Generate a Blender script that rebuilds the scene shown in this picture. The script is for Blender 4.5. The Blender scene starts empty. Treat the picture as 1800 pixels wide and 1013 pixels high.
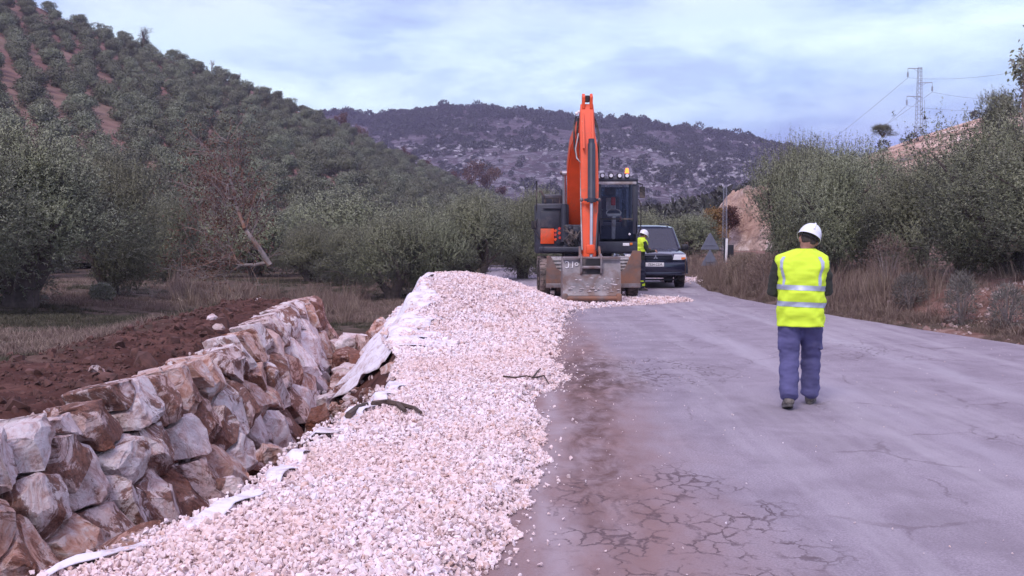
import bpy, bmesh, math, random
import numpy as np
from mathutils import Vector, Matrix, Euler, noise as mnoise
from mathutils.bvhtree import BVHTree
sc = bpy.context.scene
C = sc.collection
R = math.radians
PI = math.pi
# ------------------------------------------------------------------ camera
FPX = 1850.0                      # focal length in pixels of the 1800 px wide photograph
PITCH = math.atan(97.5 / FPX)
CAMZ = 1.70
cam_d = bpy.data.cameras.new('camera')
cam = bpy.data.objects.new('camera', cam_d); C.objects.link(cam)
cam_d.sensor_width = 36.0; cam_d.lens = 36.0 * FPX / 1800.0
cam_d.clip_start = 0.1; cam_d.clip_end = 6000
cam.location = (0, 0, CAMZ); cam.rotation_euler = (PI / 2 - PITCH, 0, 0)
sc.camera = cam
# ------------------------------------------------------------------ sky and sun
SUN_EL, SUN_AZ = R(50), R(200)
world = bpy.data.worlds.new('World'); sc.world = world; world.use_nodes = True
nt = world.node_tree; nt.nodes.clear()
def wn(t, **k):
    n = nt.nodes.new(t)
    for a, b in k.items(): setattr(n, a, b)
    return n
L_ = nt.links.new
wout = wn('ShaderNodeOutputWorld'); wbg = wn('ShaderNodeBackground'); wbg.inputs[1].default_value = 0.10
L_(wbg.outputs[0], wout.inputs[0])
sky = wn('ShaderNodeTexSky', sky_type='NISHITA'); sky.sun_disc = False
sky.sun_elevation = SUN_EL; sky.sun_rotation = SUN_AZ; sky.dust_density = 2.0
wtc = wn('ShaderNodeTexCoord')
wsep = wn('ShaderNodeSeparateXYZ'); L_(wtc.outputs['Generated'], wsep.inputs[0])
def wmath(op, a, b=None, clamp=False):
    n = wn('ShaderNodeMath', operation=op); n.use_clamp = clamp
    for i, v in enumerate((a, b)):
        if v is None: continue
        if isinstance(v, (int, float)): n.inputs[i].default_value = v
        else: L_(v, n.inputs[i])
    return n.outputs[0]
def wcomb(a, b, c):
    n = wn('ShaderNodeCombineXYZ')
    for i, v in enumerate((a, b, c)):
        if isinstance(v, (int, float)): n.inputs[i].default_value = v
        else: L_(v, n.inputs[i])
    return n.outputs[0]
# clouds laid out on the dome: coordinates spread with the tangent plane of the cloud deck near the horizon
zc = wmath('MAXIMUM', wsep.outputs[2], 0.0)
den = wmath('ADD', zc, 0.14)
cx = wmath('DIVIDE', wsep.outputs[0], den); cy = wmath('DIVIDE', wsep.outputs[1], den)
cvec = wcomb(wsep.outputs[0], wsep.outputs[1], wmath('MULTIPLY', wsep.outputs[2], 3.0))
def wnoise(vec, scale, detail, rough, dist=0.0, off=(0, 0, 0)):
    mp = wn('ShaderNodeMapping'); mp.inputs['Location'].default_value = off
    L_(vec, mp.inputs[0])
    n = wn('ShaderNodeTexNoise'); n.inputs['Scale'].default_value = scale
    n.inputs['Detail'].default_value = detail; n.inputs['Roughness'].default_value = rough
    n.inputs['Distortion'].default_value = dist
    L_(mp.outputs[0], n.inputs['Vector']); return n.outputs[0]
def wramp(fac, stops):
    n = wn('ShaderNodeValToRGB'); cr = n.color_ramp
    while len(cr.elements) < len(stops): cr.elements.new(0.5)
    for e, (p, c) in zip(cr.elements, stops): e.position = p; e.color = tuple(c) + (1,)
    L_(fac, n.inputs[0]); return n.outputs[0]
def wmix(f, a, b, mode='MIX'):
    n = wn('ShaderNodeMix', data_type='RGBA', blend_type=mode)
    if isinstance(f, (int, float)): n.inputs[0].default_value = f
    else: L_(f, n.inputs[0])
    for i, v in ((6, a), (7, b)):
        if isinstance(v, tuple): n.inputs[i].default_value = v + (1,)
        else: L_(v, n.inputs[i])
    return n.outputs[2]
n1 = wnoise(cvec, 2.6, 9, 0.50, 0.25, (3.1, 0.4, 0))
n2 = wnoise(cvec, 7.5, 8, 0.56, 0.35, (7.7, 2.2, 0))
n3 = wnoise(cvec, 5.0, 9, 0.60, 0.2, (1.2, 5.5, 2.0))
nn = wmath('ADD', wmath('MULTIPLY', n3, 0.62), wmath('MULTIPLY', n2, 0.38))
# brightness of the deck against height: dull blue above the horizon, bright band, mottled above
elev = wmath('ADD', zc, wmath('MULTIPLY', wmath('SUBTRACT', n1, 0.5), 0.15))
azt = wmath('MULTIPLY', wsep.outputs[0], -0.075)          # the deck lies lower towards the east (right)
elev = wmath('ADD', elev, azt)
base = wramp(elev, [(0.0, (3.4, 3.9, 8.6)), (0.05, (3.9, 4.7, 9.0)), (0.095, (6.0, 7.8, 10.2)), (0.135, (7.7, 9.6, 11.2)),
                    (0.19, (6.3, 8.0, 10.2)), (0.5, (8.1, 7.7, 11.4)), (1.0, (9.3, 8.2, 12.2))])
shade = wramp(nn, [(0.38, (0.66, 0.68, 0.84)), (0.455, (0.80, 0.83, 0.93)), (0.50, (0.96, 0.96, 0.99)), (0.58, (1.12, 1.10, 1.02))])
deck = wmix(1.0, base, shade, 'MULTIPLY')
skyc = wmix(0.94, sky.outputs[0], deck)
L_(skyc, wbg.inputs[0])
sun_d = bpy.data.lights.new('sun', 'SUN'); sun_d.energy = 1.6; sun_d.angle = R(16); sun_d.color = (1.0, 0.90, 0.86)
sun = bpy.data.objects.new('sun', sun_d); C.objects.link(sun)
sun.rotation_euler = Euler((PI / 2 - SUN_EL, 0, PI - SUN_AZ + 0), 'XYZ')
_d = Vector((math.sin(SUN_AZ) * math.cos(SUN_EL), math.cos(SUN_AZ) * math.cos(SUN_EL), math.sin(SUN_EL)))
sun.rotation_euler = _d.to_track_quat('Z', 'Y').to_euler()
sc.view_settings.view_transform = 'Standard'; sc.view_settings.look = 'None'
sc.view_settings.exposure = 0.28; sc.view_settings.gamma = 1.0; sc.view_settings.use_curve_mapping = False
try:
    sc.cycles.max_bounces = 6; sc.cycles.transparent_max_bounces = 8; sc.cycles.volume_bounces = 0
except Exception: pass

# ------------------------------------------------------------------ helpers
rng = np.random.default_rng(7)
random.seed(11)
CP, SP = math.cos(PITCH), math.sin(PITCH)
def ray(u, v):
    a = (u - 900) / FPX; b = -(v - 506.5) / FPX
    return Vector((a, CP + b * SP, -SP + b * CP))
def at(u, v, Y):
    d = ray(u, v); t = Y / d.y
    return Vector((d.x * t, Y, CAMZ + d.z * t))
def gz(u, v, z=0.0):
    d = ray(u, v); t = (z - CAMZ) / d.z
    return Vector((d.x * t, d.y * t, z))

def tag(o, label=None, cat=None, group=None, kind=None):
    if label: o['label'] = label
    if cat: o['category'] = cat
    if group: o['group'] = group
    if kind: o['kind'] = kind
    return o
def thing(name, label, cat, loc=(0, 0, 0), rotz=0.0, group=None, scale=1.0):
    o = bpy.data.objects.new(name, None); C.objects.link(o)
    o.empty_display_size = 0.2
    o.location = loc; o.rotation_euler = (0, 0, rotz); o.scale = (scale,) * 3
    return tag(o, label, cat, group)
def add_obj(name, me, parent=None, m=None):
    o = bpy.data.objects.new(name, me); C.objects.link(o)
    if parent is not None: o.parent = parent
    if m is not None:
        me.materials.clear()
        for x in (m if isinstance(m, (list, tuple)) else (m,)): me.materials.append(x)
    return o
def mesh_np(name, V, F, smooth=False, matidx=None):
    V = np.asarray(V, dtype=np.float32).reshape(-1, 3); F = np.asarray(F, dtype=np.int32)
    me = bpy.data.meshes.new(name); n, k = F.shape
    me.vertices.add(len(V)); me.vertices.foreach_set('co', V.ravel())
    me.loops.add(n * k); me.loops.foreach_set('vertex_index', F.ravel())
    me.polygons.add(n); me.polygons.foreach_set('loop_start', np.arange(0, n * k, k, dtype=np.int32))
    me.polygons.foreach_set('loop_total', np.full(n, k, dtype=np.int32))
    if smooth: me.polygons.foreach_set('use_smooth', np.ones(n, dtype=bool))
    if matidx is not None: me.polygons.foreach_set('material_index', np.asarray(matidx, dtype=np.int32))
    me.update(calc_edges=True); return me
def ss(a, b, x):
    t = np.clip((np.asarray(x, dtype=float) - a) / (b - a), 0, 1); return t * t * (3 - 2 * t)
def _h(ix, iy, s):
    n = (ix.astype(np.int64) * 374761393 + iy.astype(np.int64) * 668265263 + s * 1442695041) & 0xffffffff
    n = ((n ^ (n >> 13)) * 1274126177) & 0xffffffff
    return ((n ^ (n >> 16)) & 0xffffff) / float(0xffffff)
def vnoise(x, y, s=0):
    x = np.asarray(x, dtype=float); y = np.asarray(y, dtype=float)
    ix = np.floor(x).astype(np.int64); iy = np.floor(y).astype(np.int64)
    fx = x - ix; fy = y - iy; fx = fx * fx * (3 - 2 * fx); fy = fy * fy * (3 - 2 * fy)
    a = _h(ix, iy, s); b = _h(ix + 1, iy, s); c = _h(ix, iy + 1, s); d = _h(ix + 1, iy + 1, s)
    return (a * (1 - fx) + b * fx) * (1 - fy) + (c * (1 - fx) + d * fx) * fy * 1.0
def fbm(x, y, o=4, s=0):
    t = 0; a = .5; x = np.asarray(x, dtype=float); y = np.asarray(y, dtype=float)
    for i in range(o):
        t = t + a * (vnoise(x, y, s + i * 17) - .5); x = x * 2.03 + 1.7; y = y * 2.03 + 5.1; a *= .5
    return t          # about -0.5 .. 0.5
def I(x, pts):
    return np.interp(x, [p[0] for p in pts], [p[1] for p in pts])

class MB:
    """collects shapes into one mesh"""
    def __init__(s): s.bm = bmesh.new()
    def box(s, c, d, rot=None, bev=0.0):
        r = bmesh.ops.create_cube(s.bm, size=1.0)
        vs = r['verts']
        M = Matrix.Translation(Vector(c)) @ (Euler(rot).to_matrix().to_4x4() if rot else Matrix()) @ Matrix.Diagonal((d[0], d[1], d[2], 1))
        bmesh.ops.transform(s.bm, matrix=M, verts=vs)
        if bev > 0:
            es = list({e for v in vs for e in v.link_edges})
            bmesh.ops.bevel(s.bm, geom=es, offset=bev, segments=2, affect='EDGES', profile=0.5)
        return s
    def cyl(s, a, b, r, r2=None, n=16, cap=True):
        a = Vector(a); b = Vector(b); d = b - a
        r2 = r if r2 is None else r2
        res = bmesh.ops.create_cone(s.bm, cap_ends=cap, segments=n, radius1=r, radius2=r2, depth=d.length)
        M = Matrix.Translation((a + b) / 2) @ d.to_track_quat('Z', 'Y').to_matrix().to_4x4()
        bmesh.ops.transform(s.bm, matrix=M, verts=res['verts']); return s
    def tube(s, pts, r, n=8, cap=True):
        pts = [Vector(p) for p in pts]; rs = r if isinstance(r, (list, tuple)) else [r] * len(pts)
        rings = []; ref = None
        for i, p in enumerate(pts):
            t = (pts[min(i + 1, len(pts) - 1)] - pts[max(i - 1, 0)]).normalized()
            if ref is None:
                ref = t.orthogonal().normalized()
            ref = (ref - t * t.dot(ref)).normalized(); q = t.cross(ref)
            rings.append([s.bm.verts.new(p + (ref * math.cos(k * 2 * PI / n) + q * math.sin(k * 2 * PI / n)) * rs[i]) for k in range(n)])
        for a, b in zip(rings, rings[1:]):
            for k in range(n): s.bm.faces.new((a[k], a[(k + 1) % n], b[(k + 1) % n], b[k]))
        if cap and n > 2:
            s.bm.faces.new(rings[0][::-1]); s.bm.faces.new(rings[-1])
        return s
    def prism(s, pts, axis, a, b):
        """polygon pts in the plane across axis, from a to b along it; axis 'x': pts=(y,z); 'y': pts=(x,z); 'z': pts=(x,y)"""
        def mk(p, t):
            return {'x': (t, p[0], p[1]), 'y': (p[0], t, p[1]), 'z': (p[0], p[1], t)}[axis]
        A = [s.bm.verts.new(mk(p, a)) for p in pts]; B = [s.bm.verts.new(mk(p, b)) for p in pts]
        n = len(pts)
        s.bm.faces.new(A); s.bm.faces.new(B[::-1])
        for i in range(n): s.bm.faces.new((A[i], B[i], B[(i + 1) % n], A[(i + 1) % n]))
        return s
    def poly(s, pts):
        s.bm.faces.new([s.bm.verts.new(p) for p in pts]); return s
    def loft(s, rings, cap=True, closed=True):
        rr = [[s.bm.verts.new(p) for p in r] for r in rings]; n = len(rr[0])
        for a, b in zip(rr, rr[1:]):
            for k in range(n if closed else n - 1): s.bm.faces.new((a[k], a[(k + 1) % n], b[(k + 1) % n], b[k]))
        if cap: s.bm.faces.new(rr[0][::-1]); s.bm.faces.new(rr[-1])
        return s
    def ball(s, c, r, sub=2, sc=(1, 1, 1)):
        res = bmesh.ops.create_icosphere(s.bm, subdivisions=sub, radius=r)
        bmesh.ops.transform(s.bm, matrix=Matrix.Translation(Vector(c)) @ Matrix.Diagonal((*sc, 1)), verts=res['verts']); return s
    def mesh(s, name='m', smooth=None):
        bmesh.ops.recalc_face_normals(s.bm, faces=s.bm.faces)
        me = bpy.data.meshes.new(name); s.bm.to_mesh(me); s.bm.free()
        if smooth is not None and smooth > 0:
            me.polygons.foreach_set('use_smooth', [True] * len(me.polygons))
            try: me.set_sharp_from_angle(angle=R(smooth))
            except Exception: pass
        return me
    def build(s, name, m, parent=None, smooth=35, bevel=0.0):
        o = add_obj(name, s.mesh(name, smooth), parent, m)
        if bevel > 0:
            b = o.modifiers.new('bevel', 'BEVEL'); b.width = bevel; b.segments = 2; b.limit_method = 'ANGLE'; b.angle_limit = R(40)
        return o

# ------------------------------------------------------------------ materials
class NT:
    def __init__(s, name):
        s.m = bpy.data.materials.new(name); s.m.use_nodes = True
        s.t = s.m.node_tree; s.b = s.t.nodes['Principled BSDF']; s.out = s.t.nodes['Material Output']
    def n(s, t, **k):
        n = s.t.nodes.new(t)
        for a, b in k.items(): setattr(n, a, b)
        return n
    def l(s, a, b): s.t.links.new(a, b)
    def pos(s, scale=(1, 1, 1), obj=False, rot=(0, 0, 0)):
        tc = s.n('ShaderNodeTexCoord') if obj else s.n('ShaderNodeNewGeometry')
        mp = s.n('ShaderNodeMapping'); mp.inputs['Scale'].default_value = scale; mp.inputs['Rotation'].default_value = rot
        s.l(tc.outputs['Object' if obj else 'Position'], mp.inputs[0]); return mp.outputs[0]
    def noise(s, vec, scale, detail=4, rough=.55, dist=0.0):
        n = s.n('ShaderNodeTexNoise'); n.inputs['Scale'].default_value = scale; n.inputs['Detail'].default_value = detail
        n.inputs['Roughness'].default_value = rough; n.inputs['Distortion'].default_value = dist
        s.l(vec, n.inputs['Vector']); return n.outputs[0]
    def ramp(s, f, stops, interp='LINEAR'):
        n = s.n('ShaderNodeValToRGB'); cr = n.color_ramp; cr.interpolation = interp
        while len(cr.elements) < len(stops): cr.elements.new(.5)
        for e, (p, c) in zip(cr.elements, stops):
            e.position = p; e.color = (tuple(c) if isinstance(c, (tuple, list)) else (c, c, c)) + (1,)
        s.l(f, n.inputs[0]); return n.outputs[0]
    def mix(s, f, a, b, mode='MIX'):
        n = s.n('ShaderNodeMix', data_type='RGBA', blend_type=mode)
        if isinstance(f, (int, float)): n.inputs[0].default_value = f
        else: s.l(f, n.inputs[0])
        for i, v in ((6, a), (7, b)):
            if isinstance(v, (tuple, list)): n.inputs[i].default_value = tuple(v) + (1,)
            else: s.l(v, n.inputs[i])
        return n.outputs[2]
    def math(s, op, a, b=None, clamp=False):
        n = s.n('ShaderNodeMath', operation=op); n.use_clamp = clamp
        for i, v in enumerate((a, b)):
            if v is None: continue
            if isinstance(v, (int, float)): n.inputs[i].default_value = v
            else: s.l(v, n.inputs[i])
        return n.outputs[0]
    def sep(s, vec):
        n = s.n('ShaderNodeSeparateXYZ'); s.l(vec, n.inputs[0]); return n.outputs
    def bump(s, h, strength=.5, dist=.01):
        n = s.n('ShaderNodeBump'); n.inputs['Strength'].default_value = strength; n.inputs['Distance'].default_value = dist
        s.l(h, n.inputs['Height']); s.l(n.outputs[0], s.b.inputs['Normal'])
    def col(s, c):
        if isinstance(c, tuple): s.b.inputs['Base Color'].default_value = c + (1,)
        else: s.l(c, s.b.inputs['Base Color'])
    def rough(s, r):
        if isinstance(r, (int, float)): s.b.inputs['Roughness'].default_value = r
        else: s.l(r, s.b.inputs['Roughness'])
    def spec(s, v): s.b.inputs['Specular IOR Level'].default_value = v
def mat_plain(name, c, rough=.6, metal=0.0, var=.25, scale=6.0, dirt=None, dirt_amt=.5, spec=.5, bump=.0, coat=0.0, obj=True):
    k = NT(name); p = k.pos(obj=obj); f = k.noise(p, scale, 5, .6)
    a = tuple(x * (1 - var) for x in c); b = tuple(min(1, x * (1 + var)) for x in c)
    cc = k.ramp(f, [(.3, a), (.7, b)])
    if dirt:
        g = k.noise(p, scale * .45, 7, .68, .6); m = k.ramp(g, [(.62 - .3 * dirt_amt, 0.0), (.78 - .3 * dirt_amt, 1.0)])
        cc = k.mix(m, cc, dirt)
    k.col(cc); k.rough(rough); k.b.inputs['Metallic'].default_value = metal; k.spec(spec)
    if coat: k.b.inputs['Coat Weight'].default_value = coat
    if bump: k.bump(k.noise(p, scale * 6, 5, .6), .6, bump)
    return k.m
# ================================================================== SETTING
# --- plan of the place (metres; x right, y away from the camera)
R_PTS = [(0, 11.6), (5, 10.2), (8, 9.3), (12, 8.5), (16, 7.8), (21.5, 6.7), (27, 6.0), (31, 5.85), (35, 6.2), (40, 7.0), (45, 6.4), (52, 2.5), (60, -6), (75, -30)]
def Redge(y): return I(y, R_PTS) + .10 * (vnoise(np.asarray(y) * 1.1, 3.3, 5) - .5) + .05 * (vnoise(np.asarray(y) * 5, 1.3, 6) - .5)
def Ledge(y): return np.where(np.asarray(y) < 36, -1.05, I(y, R_PTS) - 8.0 - 0 * y)
E_PTS = [(0, -3.0), (4, -2.7), (5.2, -2.0), (6.4, -1.68), (7.4, -1.60), (8.5, -1.56), (10.1, -1.34), (11.3, -1.26), (13.6, -1.38), (16, -1.90), (18, -2.1), (20, -2.28), (22, -2.42), (25, -2.4), (27, -1.8), (30, -1.6), (34, -1.6)]
def Eedge(y): return I(y, E_PTS)
G_PTS = [(0, -.7), (4, -.35), (5.2, -.17), (5.8, -.03), (6.7, 0.0), (7.4, .12), (8.1, .20), (8.7, .25), (9.3, .24), (10.1, .14), (11, .30), (12.5, .62), (13.6, .50), (14.9, .6), (17.4, .75), (19.5, .85),
         (22.0, 1.15), (23.3, 1.5), (24.2, 2.4), (25, 3.6), (25.8, 4.4), (26.6, 4.5), (27.4, 3.9), (28.5, 3.2), (33, 3.0)]
def Gedge(y):
    y = np.asarray(y, dtype=float)
    return I(y, G_PTS) + .16 * (vnoise(y * 2.3, 7.7, 9) - .5) + .12 * (vnoise(y * 7.1, 2.7, 10) - .5)
W_PTS = [(0, -4.1), (4, -3.9), (7.7, -3.75), (10.7, -3.65), (13, -3.75), (16, -3.87), (19.5, -4.1), (21.5, -4.15), (23, -4.3)]
def Wedge(y): return I(y, W_PTS)
def Wtop(y): return I(y, [(0, .26), (10, .27), (15, .3), (18, .40), (20, .44), (21.3, .40), (21.8, .2)])
LEAN = .42
W_END = 21.7
def hump(x, y):
    a = .70 * np.exp(-(np.maximum(x + 1.35, 0) / 1.25) ** 2) * ss(15.5, 22, y) * (1 - ss(24.0, 27.5, y))
    b = .30 * np.exp(-((x - .1) / .9) ** 2) * ss(17.5, 23, y) * (1 - ss(24.5, 26.8, y))
    edge = ss(-2.45 + .35 * ss(24, 20, y), -1.80, x + .20 * (vnoise(y * 1.7, x * 0 + 3.3, 5) - .5))
    return (a + b) * edge
def gravel_h(x, y):
    """top of the gravel between Eedge and Gedge"""
    e = Eedge(y); g = Gedge(y)
    t = .085 * ss(0.0, .16, g - x) * (1 - .55 * ss(22.5, 24.5, y))
    h = t + hump(x, y) + .05 * fbm(x * 1.1, y * .8, 4, 31) * ss(0, .5, g - x)
    return h
def ground_h(x, y):
    x = np.asarray(x, dtype=float); y = np.asarray(y, dtype=float)
    e = Eedge(y); w = Wedge(y); r = Redge(y)
    # left field: falls a little towards the channel beyond the wall
    field = .02 + .12 * fbm(x * .35, y * .35, 4, 3) + .05 * fbm(x * 2, y * 2, 3, 8)
    low = -.62 * ss(-13, -6, x) * ss(20.5, 24, y)
    field = field + low + .9 * ss(30, 60, y) * ss(-4, -30, x)
    # turned soil behind the wall
    soil = ss(-6.6, -5.4, x + .25 * vnoise(y * .7, 2.1, 4)) * (1 - ss(21.3, 24.5, y))
    clod = .16 * fbm(x * 3.1, y * 3.1, 4, 21) + .06 * fbm(x * 11, y * 11, 3, 22)
    field = field * (1 - soil) + soil * (.20 + .10 * ss(13, 20, y) + clod)
    # the channel
    bot = -1.35 + .25 * ss(13, 19, y) + .10 * fbm(x * 2.5, y * 2.5, 3, 12)
    bank_r = -.05 - (e - x) * 1.15
    inner = np.maximum(bot, bank_r)
    chan = 1 - ss(21.0, 23.0, y)
    lowg = -.55 + .06 * fbm(x * 1.5, y * 1.5, 3, 13)
    right_low = np.maximum(lowg, bank_r)
    trench = inner * chan + right_low * (1 - chan)
    wallx = w - .40
    base_x = wallx + .25
    tw = ss(0, 1, (x - (wallx - .0)) / (.30 + .45))      # face slope hidden behind the stones
    left = field
    z_ch = left * (1 - tw) + np.minimum(trench, left) * tw
    z_far = field * (1 - ss(-7.5, -4.5, x)) + right_low * ss(-7.5, -4.5, x)
    zl = np.where(y < W_END, z_ch, np.where(y < W_END + 1.2, z_ch * (1 - ss(W_END, W_END + 1.2, y)) + z_far * ss(W_END, W_END + 1.2, y), z_far))
    # everything between e and the right edge lies under gravel and road
    out = np.where(x < e, zl, -.05)
    # right bank
    d = x - r
    rb = -.05 + .06 * ss(0, .25, d) + .22 * ss(.3, 1.6, d) + .34 * ss(1.2, 4.2, d) + .06 * fbm(x * .9, y * .9, 4, 41) * ss(.2, 1.5, d) + .04 * fbm(x * 5, y * 5, 3, 42) * ss(.2, .8, d)
    rb = rb + .46 * ss(.7, 2.3, d) * np.exp(-((y - 19.3) / 3.0) ** 2) * (1 - ss(4.2, 7.5, d))
    hill = 16.5 * np.exp(-((x - 68) / 37) ** 2 - ((y - 128) / 50) ** 2) * (1 + .22 * fbm(x * .07, y * .07, 5, 51)) * ss(4, 20, d)
    dd = np.maximum(d, 0)
    out = np.where(d > 0, rb + hill, out)
    # the far side of the road, past the bend
    l = Ledge(y)
    beyond = (y > 36)
    fl = -.3 * ss(0, 2, l - x) + .08 * fbm(x * .4, y * .4, 3, 61)
    out = np.where(beyond & (x < l), np.minimum(fl, z_far * 0 + fl) * 1.0, out)
    t = ss(34, 40, y)
    out = np.where((x < l) & (y > 34) & (y <= 46), zl * (1 - t) + fl * t, out)
    # straight south of the camera nothing special
    return out
def axis(dense, step, far, n):
    a, b = dense; core = np.arange(a, b + step / 2, step)
    lo, hi = far
    g = np.geomspace(step, max(b - a, 1) * 0 + (hi - b), n)
    h = np.geomspace(step, a - lo, n) if lo < a else np.array([])
    return np.concatenate([(a - h)[::-1], core, b + g])
xs = axis((-8.5, 13), .13, (-900, 1200), 46)
ys = axis((2.5, 48), .16, (-60, 1500), 52)
def grid_mesh(name, xs, ys, f, smooth=True):
    X, Y = np.meshgrid(xs, ys); Z = f(X, Y)
    V = np.stack([X, Y, Z], -1).reshape(-1, 3); nx, ny = len(xs), len(ys)
    i = np.arange(ny - 1)[:, None] * nx + np.arange(nx - 1)[None, :]
    F = np.stack([i, i + 1, i + 1 + nx, i + nx], -1).reshape(-1, 4)
    return mesh_np(name, V, F, smooth)

# ground material: dry olive-brown grass and earth, red turned soil behind the wall and in the cut
k = NT('earth'); p = k.pos(); s3 = k.sep(p)
n_big = k.noise(p, .35, 5, .6); n_med = k.noise(p, 2.2, 6, .65, .4); n_fine = k.noise(p, 14, 6, .7)
grass = k.ramp(n_med, [(.30, (.048, .036, .027)), (.45, (.090, .066, .050)), (.56, (.14, .10, .080)), (.70, (.21, .155, .13))])
greenish = k.ramp(n_big, [(.42, 0.0), (.56, 1.0)])
grass = k.mix(k.math('MULTIPLY', greenish, .5), grass, k.ramp(n_med, [(.3, (.034, .036, .022)), (.7, (.085, .082, .052))]))
redsoil = k.ramp(n_med, [(.30, (.042, .018, .014)), (.5, (.085, .036, .028)), (.66, (.14, .066, .050)), (.8, (.22, .13, .11))])
redsoil = k.mix(k.ramp(n_fine, [(.62, 0.0), (.72, 1.0)]), redsoil, (.24, .15, .12))
# where the turned soil lies (a strip behind the wall and the channel itself)
def band(x, a0, a1, b0, b1):
    u = k.n('ShaderNodeMapRange'); u.inputs[1].default_value = a0; u.inputs[2].default_value = a1; k.l(x, u.inputs[0]); u.clamp = True
    w = k.n('ShaderNodeMapRange'); w.inputs[1].default_value = b0; w.inputs[2].default_value = b1; w.inputs[3].default_value = 1; w.inputs[4].default_value = 0; k.l(x, w.inputs[0]); w.clamp = True
    return k.math('MULTIPLY', u.outputs[0], w.outputs[0])
xw = k.math('ADD', s3[0], k.math('MULTIPLY', k.math('SUBTRACT', k.noise(p, .8, 4), .5), 2.2))
yw = k.math('ADD', s3[1], k.math('MULTIPLY', k.math('SUBTRACT', k.noise(p, .5, 3), .5), 3.0))
m_soil = k.math('MULTIPLY', band(xw, -6.6, -5.4, -1.0, -.8), band(yw, -60, -50, 23.0, 24.5))
# reddish orange bare rock and clay of the right-hand hill and patches on the bank
m_bank = k.math('MULTIPLY', band(xw, 6.0, 7.5, 900, 1000), k.ramp(k.noise(p, .7, 5, .6), [(.46, 0.0), (.56, 1.0)]))
bankc = k.ramp(n_med, [(.3, (.12, .058, .045)), (.5, (.24, .135, .11)), (.7, (.42, .29, .25))])
m_hill = band(s3[2], 3.0, 6.0, 400, 500)
hillc = k.ramp(k.noise(p, .22, 7, .62, .5), [(.36, (.17, .14, .12)), (.44, (.42, .26, .19)), (.56, (.60, .43, .34)), (.68, (.74, .62, .54))])
cc = k.mix(k.math('MULTIPLY', m_bank, .9), grass, bankc); cc = k.mix(m_hill, cc, hillc); cc = k.mix(m_soil, cc, redsoil)
k.col(cc); k.rough(.95); k.spec(.15)
hh = k.math('ADD', k.math('MULTIPLY', n_fine, .6), k.math('MULTIPLY', n_med, 1.2)); k.bump(hh, .9, .06)
M_EARTH = k.m
ground = add_obj('ground', grid_mesh('ground', xs, ys, ground_h), None, M_EARTH); tag(ground, kind='structure')
def zg(x, y): return float(ground_h(np.array([x]), np.array([y]))[0])

# --- road
ry = np.concatenate([np.arange(-30, 2, 2.0), np.arange(2, 60, .2)]); nx = 56
V = []
for y in ry:
    l, r = float(Ledge(np.array(float(y)))), float(Redge(np.array(float(y))))
    for i in range(nx):
        x = l + (r - l) * i / (nx - 1); V.append((x, y, 0.0 + (.012 * (fbm(x * .7, y * .5, 3, 77))) - .02 * (abs(2 * i / (nx - 1) - 1) > .99)))
i = np.arange(len(ry) - 1)[:, None] * nx + np.arange(nx - 1)[None, :]
k = NT('asphalt'); p = k.pos(); s3 = k.sep(p)
fine = k.noise(p, 70, 3, .7); med = k.noise(p, 1.3, 6, .6, .4); big = k.noise(p, .3, 4, .55)
streak = k.noise(k.pos((1.6, .12, 1), rot=(0, 0, R(-4))), 1.0, 6, .6, .2)
asp = k.ramp(fine, [(.25, (.192, .158, .192)), (.5, (.285, .250, .285)), (.75, (.41, .355, .41))])
vs = k.n('ShaderNodeTexVoronoi'); vs.inputs['Scale'].default_value = 55; k.l(p, vs.inputs['Vector'])
asp = k.mix(k.math('MULTIPLY', k.ramp(vs.outputs['Distance'], [(.16, 1.0), (.30, 0.0)]), .35), asp, k.ramp(k.n('ShaderNodeTexNoise').outputs[0], [(.45, (.14, .12, .14)), (.55, (.50, .46, .50))]))
asp = k.mix(k.math('MULTIPLY', k.ramp(med, [(.42, 0.0), (.62, 1.0)]), .45), asp, (.185, .155, .185))
mot = k.noise(k.pos((1, .45, 1)), 5.5, 8, .74, .3)
asp = k.mix(k.math('MULTIPLY', k.ramp(mot, [(.52, 0.0), (.66, 1.0)]), .26), asp, (.145, .115, .13))
asp = k.mix(k.math('MULTIPLY', k.ramp(mot, [(.34, 1.0), (.46, 0.0)]), .18), asp, (.42, .37, .41))
asp = k.mix(k.math('MULTIPLY', k.ramp(streak, [(.50, 0.0), (.66, 1.0)]), .45), asp, (.43, .40, .43))
def mr(x, a, b, c=0., d=1.):
    u = k.n('ShaderNodeMapRange'); u.interpolation_type = 'SMOOTHSTEP'
    for q, v in zip((1, 2, 3, 4), (a, b, c, d)): u.inputs[q].default_value = v
    k.l(x, u.inputs[0]); return u.outputs[0]
# brown earth carried along the gravel edge
dx = k.math('ADD', s3[0], k.math('MULTIPLY', k.math('SUBTRACT', k.noise(k.pos((1, .35, 1)), 1.2, 5, .6), .5), 1.1))
dirtm = k.math('MULTIPLY', mr(dx, 1.75, .75, 0., 1.), mr(s3[1], 26, 17, 0., 1.))
dirtn = k.ramp(k.noise(k.pos((1.5, .5, 1)), 1.6, 7, .65, .4), [(.34, .55), (.62, 1.0)])
asp = k.mix(k.math('MULTIPLY', k.math('MULTIPLY', dirtm, dirtn), .95), asp, (.250, .155, .142))
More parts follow.
